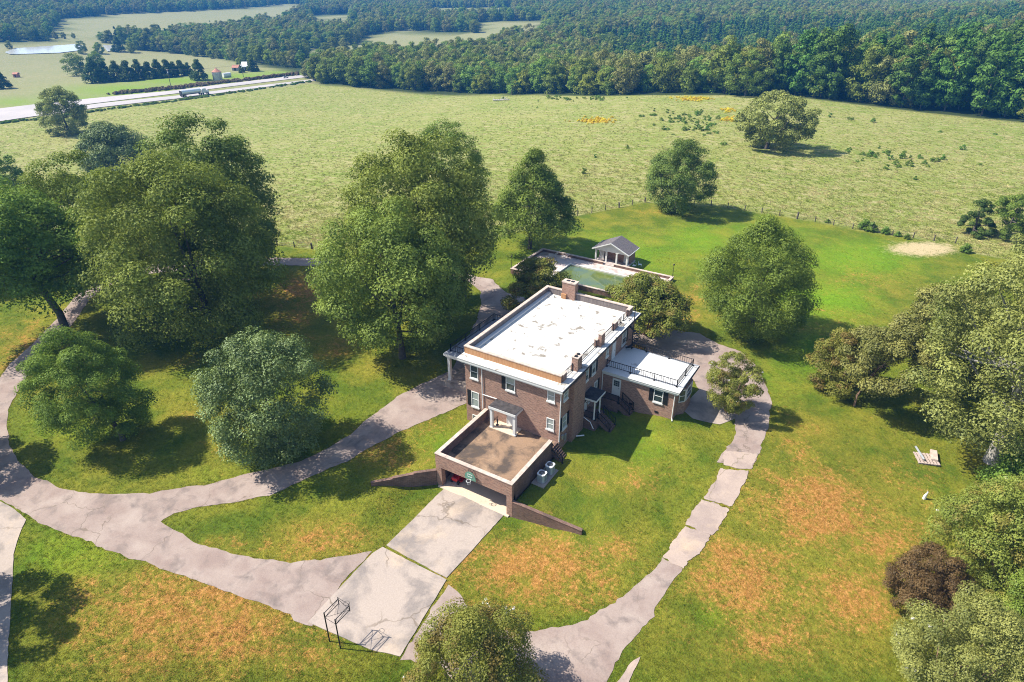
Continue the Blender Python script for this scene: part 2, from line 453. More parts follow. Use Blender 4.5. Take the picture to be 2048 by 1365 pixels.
# ------------------------------------------------------------------ ground zones
def poly_sd(P, X, Y):
    """signed distance to polygon (positive inside)"""
    P = np.asarray(P); ins = np.zeros(X.shape, bool); best = np.full(X.shape, 1e18)
    n = len(P)
    for i in range(n):
        x0, y0 = P[i]; x1, y1 = P[(i + 1) % n]
        c = ((y0 > Y) != (y1 > Y)) & (X < (x1 - x0) * (Y - y0) / ((y1 - y0) if y1 != y0 else 1e-9) + x0)
        ins ^= c
        dx, dy = x1 - x0, y1 - y0
        t = np.clip(((X - x0) * dx + (Y - y0) * dy) / (dx * dx + dy * dy + 1e-12), 0, 1)
        best = np.minimum(best, (X - x0 - t * dx) ** 2 + (Y - y0 - t * dy) ** 2)
    return np.where(ins, 1, -1) * np.sqrt(best)

# the mown lawn (its far limit follows the wire fence)
FENCE_W = [(-260, 470), (0, 482), (300, 490), (555, 492), (660, 502), (985, 478), (1145, 434), (1290, 405)]
FENCE_E = [(1290, 405), (1430, 413), (1560, 432), (1650, 448), (1725, 462), (1815, 476), (1910, 487)]
LAWN_PX = FENCE_W + FENCE_E[1:] + [(1960, 510), (2300, 560), (2400, 1500), (1000, 1900), (-700, 1500), (-700, 700)]
def blobs(lst, X, Y):
    out = np.zeros(X.shape)
    for u, v, ru, rv, a in lst:
        c = spot(u, v)[:2]; e = spot(u + ru, v)[:2]; g = spot(u, v - rv)[:2]
        ex, gx = e - c, g - c
        A = np.array([[ex[0], gx[0]], [ex[1], gx[1]]]); I = np.linalg.inv(A)
        p = I[0, 0] * (X - c[0]) + I[0, 1] * (Y - c[1]); q = I[1, 0] * (X - c[0]) + I[1, 1] * (Y - c[1])
        out = np.maximum(out, a * np.exp(-(p * p + q * q) * (.55 if lst is DRY else 1)))
    return out
DRY = [(420, 1230, 230, 90, 1), (300, 1320, 140, 50, .8), (560, 1300, 120, 40, .8), (200, 1180, 80, 40, .5), (640, 1080, 110, 35, .75), (480, 1090, 90, 30, .6), (800, 1020, 60, 25, .4),
       (1050, 1130, 170, 60, 1), (960, 1230, 80, 30, .9), (1230, 1100, 70, 35, .7), (1290, 960, 60, 40, .65), (1180, 960, 60, 30, .4), (1180, 1200, 100, 30, .7),
       (1480, 1150, 110, 80, .9), (1640, 1010, 130, 70, 1), (1780, 1080, 90, 60, .8), (1560, 1270, 160, 60, .8), (1500, 970, 60, 60, .5), (1700, 1200, 110, 60, .8), (1800, 950, 90, 50, .5), (1590, 880, 70, 60, .55),
       (620, 580, 60, 30, 1), (590, 600, 60, 60, .7), (300, 660, 80, 20, .5), (370, 720, 60, 20, .4), (60, 700, 70, 50, .75), (760, 900, 90, 30, .7), (860, 860, 50, 25, .6), (1340, 640, 60, 40, .6), (1380, 600, 40, 60, .5),
       (1720, 560, 90, 30, .5), (1650, 640, 90, 25, .55), (1760, 470, 80, 20, .3), (1250, 690, 60, 18, 1), (680, 700, 50, 25, .6), (450, 900, 40, 20, .4), (390, 830, 40, 15, .5), (1290, 420, 60, 14, .4)]
LUSH = [(1250, 510, 240, 55, .7), (1500, 470, 200, 40, .6), (1720, 520, 160, 50, .9), (1650, 600, 130, 60, 1), (1560, 760, 90, 60, .5), (1400, 480, 100, 40, .8), (1620, 700, 90, 50, .9), (1130, 500, 90, 40, .5), (1290, 900, 130, 70, .45),
        (150, 1110, 120, 60, .8), (120, 850, 110, 60, .5), (440, 950, 200, 30, .4), (90, 640, 40, 30, .3), (700, 1010, 120, 30, .3), (1430, 1230, 50, 40, .6), (880, 880, 60, 40, .6)]
BARE = [(1845, 498, 100, 20, 1.1), (1790, 485, 60, 10, .6), (1740, 510, 60, 14, .25), (1950, 470, 60, 12, .7), (1680, 615, 50, 7, .3), (700, 650, 25, 10, .5)]
GOLD = [(1385, 199, 36, 4, 1), (1190, 242, 38, 6, 1), (1460, 240, 30, 5, .5), (1460, 222, 20, 4, .4)]
BRIGHT_FIELD = [(250, 180, 130, 14, 1), (350, 162, 120, 9, 1), (150, 200, 100, 12, .8), (480, 153, 100, 7, 1), (570, 147, 70, 6, 1), (30, 205, 60, 10, .8)]
OPEN_PX = [
    [(100, 80), (125, 38), (250, 29), (450, 20), (575, 8), (640, 14), (560, 50), (420, 68), (300, 78), (180, 86)],
    [(-300, 88), (150, 82), (250, 90), (245, 108), (420, 122), (560, 140), (640, 152), (640, 200), (-300, 320)],
    [(240, 100), (300, 102), (420, 112), (500, 128), (470, 140), (240, 130)],
    [(715, 125), (715, 90), (740, 72), (800, 62), (965, 68), (1000, 84), (960, 116), (860, 121), (760, 124)],
    [(955, 45), (1085, 42), (1090, 86), (955, 84)],
    [(1000, 60), (1070, 58), (1060, 66), (990, 68)],
    [(640, 140), (618, 100), (680, 92), (720, 92), (716, 128), (680, 136)],
    [(860, 17), (1020, 16), (1030, 34), (870, 36)],
    [(622, 32), (700, 28), (700, 62), (640, 64)],
    [(1800, 36), (1850, 34), (1860, 42), (1800, 44)],
]
PASTURE_PX = [(-600, 330), (-300, 300), (0, 246), (180, 222), (400, 195), (620, 168), (700, 176), (800, 184), (1000, 190), (1200, 193), (1400, 191), (1500, 192), (1580, 194), (1700, 208), (1850, 226), (2048, 246), (2500, 290), (2600, 800), (1960, 530), (1290, 430), (985, 500), (660, 530), (0, 510), (-600, 560)]
LAWN_W, PAST_W = wpoly(LAWN_PX), wpoly(PASTURE_PX)
OPEN_W = [wpoly(p) for p in OPEN_PX]
OPEN_W[1] = wpoly(OPEN_PX[1])

def build_ground():
    X, Y, Z = XX.ravel(), YY.ravel(), ZZ.ravel()
    near = (np.hypot(X, Y) < 900)
    nx, ny = len(GX), len(GY)
    lawn = sstep(-.5, .5, poly_sd(LAWN_W, X, Y))
    field = sstep(-1.5, 1.5, poly_sd(PAST_W, X, Y))
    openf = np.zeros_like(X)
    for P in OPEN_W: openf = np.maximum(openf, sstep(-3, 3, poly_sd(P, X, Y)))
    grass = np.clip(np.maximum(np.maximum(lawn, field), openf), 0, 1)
    idx = np.arange(nx * ny).reshape(nx, ny)
    F = np.stack([idx[:-1, :-1], idx[1:, :-1], idx[1:, 1:], idx[:-1, 1:]], -1).reshape(-1, 4)
    at = dict(lawn=('POINT', lawn), grass=('POINT', grass), dry=('POINT', blobs(DRY, X, Y) * near), lush=('POINT', blobs(LUSH, X, Y) * near),
              bare=('POINT', blobs(BARE, X, Y) * near), gold=('POINT', blobs(GOLD, X, Y) * near), brightf=('POINT', blobs(BRIGHT_FIELD, X, Y) * near), farf=('POINT', openf * (1 - field)))
    m, nt, out = new_mat('grassland'); b = NB(nt); P = b.pos()
    n_big = b.noise(P, .035, 4, .6); n_mid = b.noise(P, .22, 5, .62, .3); n_sm = b.noise(P, 1.3, 5, .7, .5); n_fine = b.noise(P, 6.0, 4, .75)
    # lawn
    lc = b.mix(b.ramp(n_mid, .38, .66), (.088, .130, .012), (.185, .200, .022))
    lc = b.mix(b.ramp(b.math('ADD', b.math('MULTIPLY', b.attr('lush'), .55), b.math('MULTIPLY', n_sm, .55)), .42, .85), lc, (.150, .270, .012))
    stz = b.ramp(n_mid, .30, .72); stb = b.ramp(b.noise(P, .09, 3, .6), .35, .65)
    yel = b.ramp(b.math('ADD', b.math('MULTIPLY', b.attr('dry'), .45), b.math('ADD', b.math('MULTIPLY', stz, .36), b.math('MULTIPLY', stb, .26))), .28, .80)
    yel = b.math('MULTIPLY', yel, b.math('SUBTRACT', 1.0, b.math('MULTIPLY', b.attr('lush'), .6)))
    lc = b.mix(b.math('MULTIPLY', yel, .85), lc, (.270, .210, .030))
    n_br = b.noise(P, .75, 6, .72, .8); n_gr = b.noise(P, 3.2, 5, .8, .6)
    br = b.ramp(b.math('ADD', b.math('MULTIPLY', b.attr('dry'), .24), b.math('ADD', b.math('MULTIPLY', n_br, .52), b.math('ADD', b.math('MULTIPLY', n_gr, .50), b.math('MULTIPLY', stz, .12)))), .70, .82)
    lc = b.mix(b.math('MULTIPLY', br, .88), lc, b.mix(b.ramp(n_gr, .45, .65), (.36, .155, .042), (.47, .235, .080)))
    lc = b.mix(1.0, lc, b.ramp(n_gr, .32, .66, (.72, .74, .72, 1), (1.18, 1.18, 1.15, 1)), 'MULTIPLY')
    # pasture
    st = b.n('ShaderNodeMapping'); st.inputs['Rotation'].default_value = (0, 0, R_(31)); st.inputs['Scale'].default_value = (.5, 1, 1); b.l(P, st.inputs[0])
    n_st = b.noise(st.outputs[0], .55, 5, .72, .6)
    pc = b.mix(b.ramp(n_big, .35, .68), (.185, .230, .045), (.265, .265, .080))
    pc = b.mix(b.ramp(n_st, .47, .64), pc, (.350, .310, .150))
    pc = b.mix(b.ramp(b.noise(P, .9, 4, .7), .56, .72), pc, (.115, .165, .035))
    pc = b.mix(b.math('MULTIPLY', b.attr('farf'), .6), pc, (.235, .215, .125))
    pc = b.mix(b.math('MULTIPLY', b.attr('brightf'), .85), pc, (.16, .26, .015))
    c = b.mix(b.attr('lawn'), pc, lc)
    c = b.mix(b.ramp(b.math('ADD', b.math('MULTIPLY', b.attr('bare'), .55), b.math('ADD', b.math('MULTIPLY', n_sm, .55), b.math('MULTIPLY', n_fine, .3))), .74, .92), c, (.48, .38, .22))
    c = b.mix(b.ramp(b.math('ADD', b.attr('gold'), b.math('MULTIPLY', n_sm, .5)), .80, 1.1), c, (.50, .36, .04))
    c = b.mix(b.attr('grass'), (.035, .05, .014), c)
    c = b.mix(1.0, c, b.ramp(n_fine, .25, .75, (.68, .70, .66, 1), (1.28, 1.28, 1.25, 1)), 'MULTIPLY')
    hgt = b.math('ADD', b.math('MULTIPLY', n_fine, .5), n_sm)
    b.l(b.bsdf(c, .95, 0, .1, b.bump(hgt, .9, .25)), out.inputs[0])
    me = np_mesh('ground', np.stack([X, Y, Z], 1), F, [m], attrs=at, smooth=True)
    o = bpy.data.objects.new('ground', me); COL.objects.link(o); o['kind'] = 'structure'
    return o
GROUND = build_ground()

def ring_pts(P, cell, jit, rg):
    P = np.asarray(P, float); pts = []; n = len(P)
    for i in range(n):
        a, c = P[i], P[(i + 1) % n]; L = np.linalg.norm(c - a); k = max(1, int(L / cell))
        for t in range(k): pts.append(a + (c - a) * t / k)
    pts = np.array(pts)
    if jit:
        off = rg.normal(0, 1, (len(pts), 2)); sm = (off + np.roll(off, 1, 0) + np.roll(off, -1, 0)) / 1.7
        pts = pts + sm * jit * .7 + rg.normal(0, jit * .5, (len(pts), 2))
    return pts
def sheet(name, outline, mat, dz=.035, cell=.5, jit=.0, seed=1, parent=None, kind='structure', thick=0.0, hole=None):
    """a sheet draped over the ground inside a world-space outline"""
    rg = np.random.default_rng(seed)
    pts = ring_pts(outline, cell, jit, rg); hp = ring_pts(hole, cell, jit, rg) if hole is not None else None
    lo, hi = pts.min(0), pts.max(0)
    gx, gy = np.meshgrid(np.arange(lo[0], hi[0], cell), np.arange(lo[1], hi[1], cell), indexing='ij')
    gx, gy = gx.ravel(), gy.ravel()
    k = poly_sd(pts, gx, gy) > cell * .45
    gx, gy = gx[k], gy[k]
    if hp is not None: k = poly_sd(hp, gx, gy) < -cell * .45; gx, gy = gx[k], gy[k]
    allp = [Vector(p) for p in pts]; m = len(pts); ed = [(i, (i + 1) % m) for i in range(m)]
    if hp is not None:
        q = len(hp); allp += [Vector(p) for p in hp]; ed += [(m + i, m + (i + 1) % q) for i in range(q)]
    allp += [Vector((a, c)) for a, c in zip(gx, gy)]
    vs, es, fs, *_ = delaunay_2d_cdt(allp, ed, [], 0, 1e-4)
    VV = np.array([(v.x, v.y) for v in vs]); ce = np.array([VV[list(f)].mean(0) for f in fs])
    kk = poly_sd(pts, ce[:, 0], ce[:, 1]) > 0
    if hp is not None: kk &= poly_sd(hp, ce[:, 0], ce[:, 1]) < 0
    fs = [f for f, g in zip(fs, kk) if g]
    V = np.array([(v.x, v.y) for v in vs]); z = H(V[:, 0], V[:, 1]) + dz
    V3 = np.column_stack([V, z]); F = [tuple(f) for f in fs]
    V3l = [tuple(v) for v in V3]
    if thick:
        cnt = {}
        for f in F:
            for i in range(len(f)):
                e = (f[i], f[(i + 1) % len(f)]); cnt[e] = 1
        kb = len(V3l); bd = [e for e in cnt if (e[1], e[0]) not in cnt]; mp = {}
        for e in bd:
            for v in e:
                if v not in mp: mp[v] = len(V3l); p = V3l[v]; V3l.append((p[0], p[1], p[2] - thick))
        F += [(e[1], e[0], mp[e[0]], mp[e[1]]) for e in bd]
    me = bpy.data.meshes.new(name); me.from_pydata(V3l, [], F); me.materials.append(mat)
    me.update()
    if me.polygons and me.polygons[0].normal.z < 0: me.flip_normals()
    o = bpy.data.objects.new(name, me); COL.objects.link(o)
    if kind: o['kind'] = kind
    if parent is not None: o.parent = parent
    return o

# driveways
LOOP = [(-300, 1400), (-420, 900), (-60, 790), (0, 757), (20, 728), (62, 690), (112, 640), (150, 595), (200, 560), (300, 530), (420, 518), (552, 516), (664, 518), (800, 528), (900, 540), (960, 555), (985, 560), (1015, 590), (1040, 620),
        (1010, 640), (985, 650), (990, 690), (960, 760), (935, 775), (933, 806), (880, 830), (800, 865), (750, 890), (700, 920), (620, 955), (540, 990), (470, 1005), (400, 1013), (350, 1026), (320, 1046),
        (345, 1062), (400, 1088), (450, 1104), (520, 1118), (580, 1124), (640, 1120), (700, 1110), (742, 1104), (690, 1160), (640, 1225), (622, 1256), (560, 1222), (470, 1190), (400, 1165), (330, 1140), (250, 1113),
        (180, 1085), (120, 1064), (50, 1030), (0, 998), (-60, 985)]
ISLAND = [(178, 600), (152, 640), (122, 680), (72, 725), (36, 780), (18, 820), (14, 850), (20, 890), (36, 922), (70, 955), (120, 978), (180, 987), (240, 989), (300, 986), (350, 979), (420, 968), (480, 953), (530, 943), (600, 922), (640, 905), (700, 870), (740, 835),
          (800, 790), (850, 765), (905, 740), (940, 670), (960, 620), (962, 585), (940, 565), (880, 552), (800, 543), (660, 533), (556, 531), (420, 535), (300, 548), (210, 575)]
sheet('driveway', wpoly(LOOP), MAT['asphalt'], .03, .5, .08, 3, hole=wpoly(ISLAND))
E1 = [(1300, 668), (1340, 658), (1400, 668), (1440, 690), (1482, 704), (1512, 732), (1532, 770), (1541, 805), (1538, 850), (1522, 892), (1508, 932), (1432, 924), (1452, 900), (1472, 870), (1468, 835), (1440, 812), (1405, 790), (1385, 760), (1340, 720), (1290, 700)]
sheet('driveway', wpoly(E1), MAT['asphalt'], .03, .4, .08, 4)
E1b = [(1010, 585), (1060, 600), (1130, 625), (1200, 640), (1300, 662), (1310, 700), (1200, 672), (1120, 655), (1040, 640)]
sheet('driveway', wpoly(E1b), MAT['asphalt'], .034, .6, .1, 5)
sheet('path', wpoly([(1362, 818), (1398, 780), (1462, 796), (1470, 838), (1440, 850), (1385, 838)]), MAT['concrete'], .045, .5, .02, 6)
# slab path along the east lawn: separate slabs with grassy joints
EP = [[(1432, 926), (1508, 934), (1490, 938 + 2), (1478, 940), (1452, 931)],]
slabs = [
    [(1448, 903), (1514, 908), (1503, 938), (1480, 938), (1450, 930)],
    [(1441, 940), (1496, 944), (1492, 958), (1464, 1012), (1410, 998), (1430, 965)],
    [(1405, 1001), (1457, 1018), (1448, 1038), (1424, 1070), (1371, 1050), (1388, 1022)],
    [(1371, 1054), (1421, 1072), (1404, 1098), (1366, 1136), (1328, 1114), (1350, 1080)]]
PATH = empty('slab_path', spot(1420, 1010), None)
PATH['kind'] = 'structure'
PATH.location = (0, 0, 0)
for i, s_ in enumerate(slabs):
    W_ = wpoly(s_); c_ = W_.mean(0); W_ = c_ + (W_ - c_) * 1.035
    sheet('slab', W_, MAT['path_concrete'], .05, .22, .07, 20 + i, PATH, None, .12)
E2 = [(1326, 1116), (1364, 1138), (1340, 1175), (1300, 1240), (1262, 1285), (1232, 1320), (1210, 1365), (1180, 1430), (1060, 1440), (960, 1420), (880, 1330), (800, 1320), (850, 1240), (897, 1172), (925, 1200), (948, 1238), (985, 1255), (1035, 1268),
      (1080, 1260), (1130, 1254), (1172, 1238), (1200, 1220), (1228, 1205), (1262, 1182), (1300, 1148)]
sheet('driveway', wpoly(E2), MAT['asphalt'], .03, .4, .09, 8)
sheet('path', wpoly([(1240, 1362), (1252, 1340), (1268, 1322), (1280, 1316), (1272, 1338), (1250, 1375), (1205, 1420), (1195, 1400)]), MAT['path_concrete'], .045, .3, .04, 9)
sheet('path', wpoly([(-200, 1010), (2, 1004), (30, 1020), (53, 1040), (38, 1075), (28, 1110), (24, 1180), (16, 1300), (14, 1420), (-300, 1500)]), MAT['concrete'], .05, .5, .03, 10)
COURT = empty('court_paving', (0, 0, 0)); COURT['kind'] = 'structure'
for i, s_ in enumerate([[(888, 978), (1008, 1031), (893, 1157), (773, 1092)], [(766, 1095), (893, 1160), (872, 1196), (800, 1314), (740, 1300), (616, 1245), (690, 1165), (744, 1108)]]):
    sheet('slab', wpoly(s_), MAT['concrete'], .06, .35, .02, 30 + i, COURT, None, .14)
# highway
def strip(pts_top, pts_bot): return wpoly(pts_top + pts_bot[::-1])
sheet('highway', strip([(-300, 262), (0, 218), (110, 205), (340, 183), (640, 147)], [(-300, 300), (0, 240), (60, 228), (180, 209), (345, 189), (640, 152)]), MAT['road'], .22, 5, 0, 11)
sheet('highway', strip([(-40, 236), (40, 230), (200, 208), (350, 193), (640, 158)], [(-40, 250), (40, 238), (200, 216), (350, 199), (640, 161)]), MAT['road'], .27, 5, 0, 12)
sheet('pond', wpoly([(10, 106), (30, 98), (90, 94), (150, 90), (168, 93), (160, 102), (120, 107), (60, 109), (20, 110)]), MAT['pond'], .5, 8, 0, 13)
sheet('pond', wpoly([(205, 92), (235, 92), (237, 103), (215, 104)]), MAT['pond'], .5, 6, 0, 14)

# ------------------------------------------------------------------ the brick house
HOUSE = empty('brick_house', (0, 0, 0), 'two storey brick house with flat white roof, one storey wing and terrace above its garage', 'house')
def face_box(mb, face, a0, a1, d0, d1, z0, z1):
    """box on a wall face: face=('y', y0, -1) or ('x', x0, +1); a along the wall, d outwards"""
    ax, c, s = face
    if ax == 'y': return mb.box(a0, a1, c + s * d0, c + s * d1, z0, z1)
    return mb.box(c + s * d0, c + s * d1, a0, a1, z0, z1)
def window(face, a0, a1, z0, z1, shut=(0, 0), blind='lower', sill=True, parent=None):
    parent = parent or HOUSE
    w = .085
    f = MB()
    face_box(f, face, a0, a0 + w, 0, .07, z0, z1); face_box(f, face, a1 - w, a1, 0, .07, z0, z1)
    face_box(f, face, a0 + w, a1 - w, 0, .07, z1 - w, z1); face_box(f, face, a0 + w, a1 - w, 0, .07, z0, z0 + w)
    o = f.build('window', MAT['white'], parent)
    zm = (z0 + z1) / 2; am = (a0 + a1) / 2
    g = MB(); face_box(g, face, a0 + w, a1 - w, .004, .016, zm, z1 - w); g.build('pane', MAT['blind'] if blind in ('upper', 'both') else MAT['glass'], o)
    g = MB(); face_box(g, face, a0 + w, a1 - w, .004, .016, z0 + w, zm - .003); g.build('pane', MAT['blind'] if blind in ('lower', 'both') else MAT['glass'], o)
    g = MB(); face_box(g, face, a0 + w, a1 - w, .018, .05, zm - .03, zm + .03); g.build('sash_rail', MAT['white'], o)
    if sill:
        g = MB(); face_box(g, face, a0 - .06, a1 + .06, 0, .13, z0 - .16, z0 - .003); g.build('sill', MAT['white'], o)
    for k, on in enumerate(shut):
        if on:
            b0, b1 = (a0 - .52, a0 - .04) if k == 0 else (a1 + .04, a1 + .52)
            g = MB(); face_box(g, face, b0, b1, 0, .05, z0 - .02, z1 + .02)
            sh = g.build('shutter', MAT['shutter'], parent)
            g = MB()
            n = 12
            for i in range(n):
                zz = z0 + .08 + (z1 - z0 - .16) * i / n
                face_box(g, face, b0 + .06, b1 - .06, .05, .062, zz, zz + .07)
            so = g.build('louvres', MAT['shutter'], sh); so['kind'] = 'stuff'
    return o
def door(face, a0, a1, z0, z1, panes=True, parent=None, mat=None):
    parent = parent or HOUSE; w = .1
    g = MB(); face_box(g, face, a0 + w, a1 - w, .004, .04, z0, z1 - w); d = g.build('door', mat or MAT['white'], parent)
    g = MB(); face_box(g, face, a0, a0 + w - .003, 0, .08, z0, z1); face_box(g, face, a1 - w + .003, a1, 0, .08, z0, z1); face_box(g, face, a0 + w - .003, a1 - w + .003, 0, .08, z1 - w + .003, z1)
    g.build('door_frame', MAT['white'], d)
    if panes:
        ww = (a1 - a0 - 2 * w - .16) / 3
        for i in range(3):
            for j in range(3):
                g = MB(); x = a0 + w + .06 + i * (ww + .02); z = z1 - w - .12 - (j + 1) * .24
                face_box(g, face, x, x + ww, .04, .05, z, z + .21); g.build('pane', MAT['glass'], d)
    g = MB(); face_box(g, face, a1 - w - .12, a1 - w - .07, .04, .10, z0 + .95, z0 + 1.02); g.build('handle', MAT['black'], d)
    return d
FY = ('y', 0.0, -1); FX = ('x', 0.0, 1); FW = ('y', 10.2, -1)

MB().box(-11.4, 0, 0, 18.7, -2.0, 6.1).build('wall', MAT['brick'], HOUSE)
MB().box(0.003, .45, 2.0, 4.7, -1.6, 6.08).build('chimney_breast', MAT['brick'], HOUSE)
MB().box(0.003, 8.36, 10.2, 15.95, -1.6, 3.05).build('wing_wall', MAT['brick'], HOUSE)
bay = MB().prism([(8.363, 11.3), (8.95, 11.95), (8.95, 14.0), (8.363, 14.65)], -1.4, 3.04).build('bay_wall', MAT['brick'], HOUSE)
# eaves / cornices
c = MB(); c.box(-11.78, .26, -.36, 19.05, 6.1, 6.34); c.box(-11.95, .43, -.546, 19.2, 6.34, 6.60); c.build('cornice', MAT['white'], HOUSE)
MB().box(-11.99, .47, -.585, 19.24, 6.603, 6.68).build('roof', MAT['membrane'], HOUSE)
c = MB(); c.box(.003, 8.66, 9.98, 16.2, 3.05, 3.28); c.box(.003, 8.78, 9.86, 16.36, 3.28, 3.47); c.build('cornice', MAT['white'], HOUSE)
MB().box(.003, 8.82, 9.82, 16.4, 3.473, 3.53).build('roof', MAT['membrane2'], HOUSE)
# gutter along the east eave
MB().box(.474, .56, -.585, 19.24, 6.46, 6.60).build('gutter', MAT['black'], HOUSE)
MB().box(8.823, 8.9, 9.82, 16.4, 3.34, 3.46).build('gutter', MAT['black'], HOUSE)
# parapet: full on the south, west and north sides, piers and railings on the east side
PZ0, PZ1 = 6.683, 7.45
p = MB(); p.box(-11.86, -.386, .65, .80, PZ0, PZ1); p.build('parapet', MAT['parapet'], HOUSE)
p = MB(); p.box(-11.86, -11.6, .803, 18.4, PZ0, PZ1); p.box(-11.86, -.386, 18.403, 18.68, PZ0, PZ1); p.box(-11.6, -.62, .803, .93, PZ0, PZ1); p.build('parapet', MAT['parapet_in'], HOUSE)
c = MB(); c.box(-11.92, -.34, .60, .98, PZ1 + .003, 7.55); c.box(-11.92, -11.54, .98, 18.35, PZ1 + .003, 7.55); c.box(-11.92, -.34, 18.35, 18.74, PZ1 + .003, 7.55); c.build('coping', MAT['coping'], HOUSE)
MB().box(-11.59, -11.15, .94, 18.39, 6.683, 6.90).build('roof_curb', MAT['white'], HOUSE)
def pier(x0, x1, y0, y1, z1, flue=None):
    o = MB().box(x0, x1, y0, y1, 6.684, z1).build('brick_pier', MAT['brick'], HOUSE)
    MB().box(x0 - .04, x1 + .04, y0 - .04, y1 + .04, z1 + .002, z1 + .09).build('coping', MAT['coping'], o)
    if flue:
        n = flue
        for i in range(n):
            ym = y0 + (y1 - y0) * (i + .5) / n
            MB().box((x0 + x1) / 2 - .13, (x0 + x1) / 2 + .13, ym - .15, ym + .15, z1 + .092, z1 + .2).build('flue', MAT['black'], o)
    return o
pier(-.62, -.30, .985, 1.72, 7.45)
pier(-.68, .02, 3.42, 4.42, 8.15, 2)
pier(-.74, -.34, 4.46, 4.86, 7.5)
pier(-.46, -.08, 9.25, 10.15, 8.1)
pier(-.80, -.48, 9.0, 9.5, 7.5)
pier(-.78, -.42, 13.5, 14.5, 7.5)
pier(-.74, -.40, 17.6, 18.36, 7.45)
b = MB().box(-9.5, -7.75, 18.1, 19.0, 6.684, 8.75).build('chimney', MAT['brick'], HOUSE)
MB().box(-9.56, -7.69, 18.04, 19.06, 8.752, 8.9).build('coping', MAT['coping'], b)
MB().box(-9.1, -8.7, 18.4, 18.75, 8.902, 8.95).build('flue', MAT['black'], b)
MB().box(-8.5, -8.1, 18.4, 18.75, 8.902, 8.95).build('flue', MAT['black'], b)
MB().box(-9.5, -8.85, 17.85, 18.095, 6.684, 7.3).build('chimney_base', MAT['parapet'], HOUSE)
v = MB().box(-11.1, -10.72, 1.25, 1.6, 6.684, 7.05).build('roof_vent', MAT['black'], HOUSE)
MB().tube([(-10.2, 17.6, 6.69), (-10.2, 17.6, 6.95)], .06).build('vent_pipe', MAT['black'], HOUSE)
MB().tube([(-6.3, 16.4, 6.69), (-6.3, 16.4, 6.9)], .05).build('vent_pipe', MAT['black'], HOUSE)

def bar(mb, a, b, w):
    """square bar between two points"""
    a = np.array(a, float); b = np.array(b, float); d = (b - a) / np.linalg.norm(b - a)
    u = np.cross(d, (0, 0, 1) if abs(d[2]) < .9 else (1, 0, 0)); u /= np.linalg.norm(u); t = np.cross(d, u)
    V = []
    for p in (a, b):
        for su, st in ((-1, -1), (1, -1), (1, 1), (-1, 1)): V.append(p + u * su * w / 2 + t * st * w / 2)
    return mb.add(V, [(0, 3, 2, 1), (4, 5, 6, 7), (0, 1, 5, 4), (1, 2, 6, 5), (2, 3, 7, 6), (3, 0, 4, 7)])
def railing(path, h=.85, gap=.24, posts=None, bw=.032, parent=None, z_off=.05, post_w=.07):
    """rails, posts and separate balusters along a polyline of floor points"""
    parent = parent or HOUSE
    bal = None; post_me = None
    for a, c in zip(path[:-1], path[1:]):
        a = np.array(a, float); c = np.array(c, float); L = np.linalg.norm((c - a)[:2])
        for zz_, ww_ in ((h, .055), (.12, .045)): bar(MBR := MB(), a + (0, 0, zz_), c + (0, 0, zz_), ww_); MBR.build('rail', MAT['black'], parent)
        n = max(2, int(round(L / gap)))
        for i in range(n + 1):
            q = a + (c - a) * i / n
            is_post = (i in (0, n)) or (posts and i % max(1, int(round(posts / gap))) == 0)
            if is_post:
                if post_me is None:
                    m_ = MB(); m_.box(-post_w / 2, post_w / 2, -post_w / 2, post_w / 2, .0, h + .08); m_.box(-.11, .11, -.11, .11, 0.0, .04); post_me = m_.mesh('post', MAT['black'])
                o = bpy.data.objects.new('post', post_me)
            else:
                if bal is None: bal = MB().box(-bw / 2, bw / 2, -bw / 2, bw / 2, .145, h - .03).mesh('baluster', MAT['black'])
                o = bpy.data.objects.new('baluster', bal)
            COL.objects.link(o); o.parent = parent; o.location = tuple(q)
RZ = 6.684
for y0, y1 in ((1.75, 3.40), (4.9, 8.97), (10.2, 13.46), (14.6, 15.6), (16.3, 17.55)):
    railing([(-.55, y0, RZ), (-.55, y1, RZ)], .75, .26, None, .028)
railing([(.12, 10.85, 3.534), (8.15, 10.85, 3.534), (8.2, 16.0, 3.534), (.9, 16.2, 3.534)], .82, .25, 2.72, .034)
# east facade windows and doors
window(FX, .57, 1.5, 4.75, 5.75, blind='both')
window(FX, .52, 1.45, 1.3, 2.85, (1, 1), 'both')
window(FX, 5.2, 6.15, 4.35, 5.85, (1, 0), 'upper')
window(FX, 7.0, 7.9, 4.35, 5.85, (1, 1), 'upper')
window(FX, 10.5, 11.2, 4.8, 5.85, blind='both')
door(FX, 12.2, 13.15, 3.56, 5.7, False)
window(FX, 15.0, 16.2, 4.1, 5.8, (0, 1), 'upper')
window(FX, 7.9, 8.7, 1.2, 2.9, (0, 1), 'upper')
window(FX, 1.2, 2.0, -.9, -.2, blind='lower', sill=False) if False else None
# south facade
window(FY, -10.72, -9.72, 4.36, 6.02, (0, 0), 'none')
window(FY, -6.3, -5.2, 4.36, 6.02, (1, 0), 'upper')
window(FY, -1.47, -.62, 4.72, 6.02, (0, 0), 'both')
window(FY, -10.67, -9.7, .78, 2.68, (1, 0), 'both')
window(FY, -1.47, -.62, 1.32, 2.66, (0, 0), 'both')
window(FY, -10.62, -9.9, -1.0, -.35, blind='none', sill=False)
# wing south facade
door(FW, 1.22, 2.2, .62, 2.78, True)
window(FW, 6.0, 7.05, 1.4, 2.95, (1, 1), 'none')
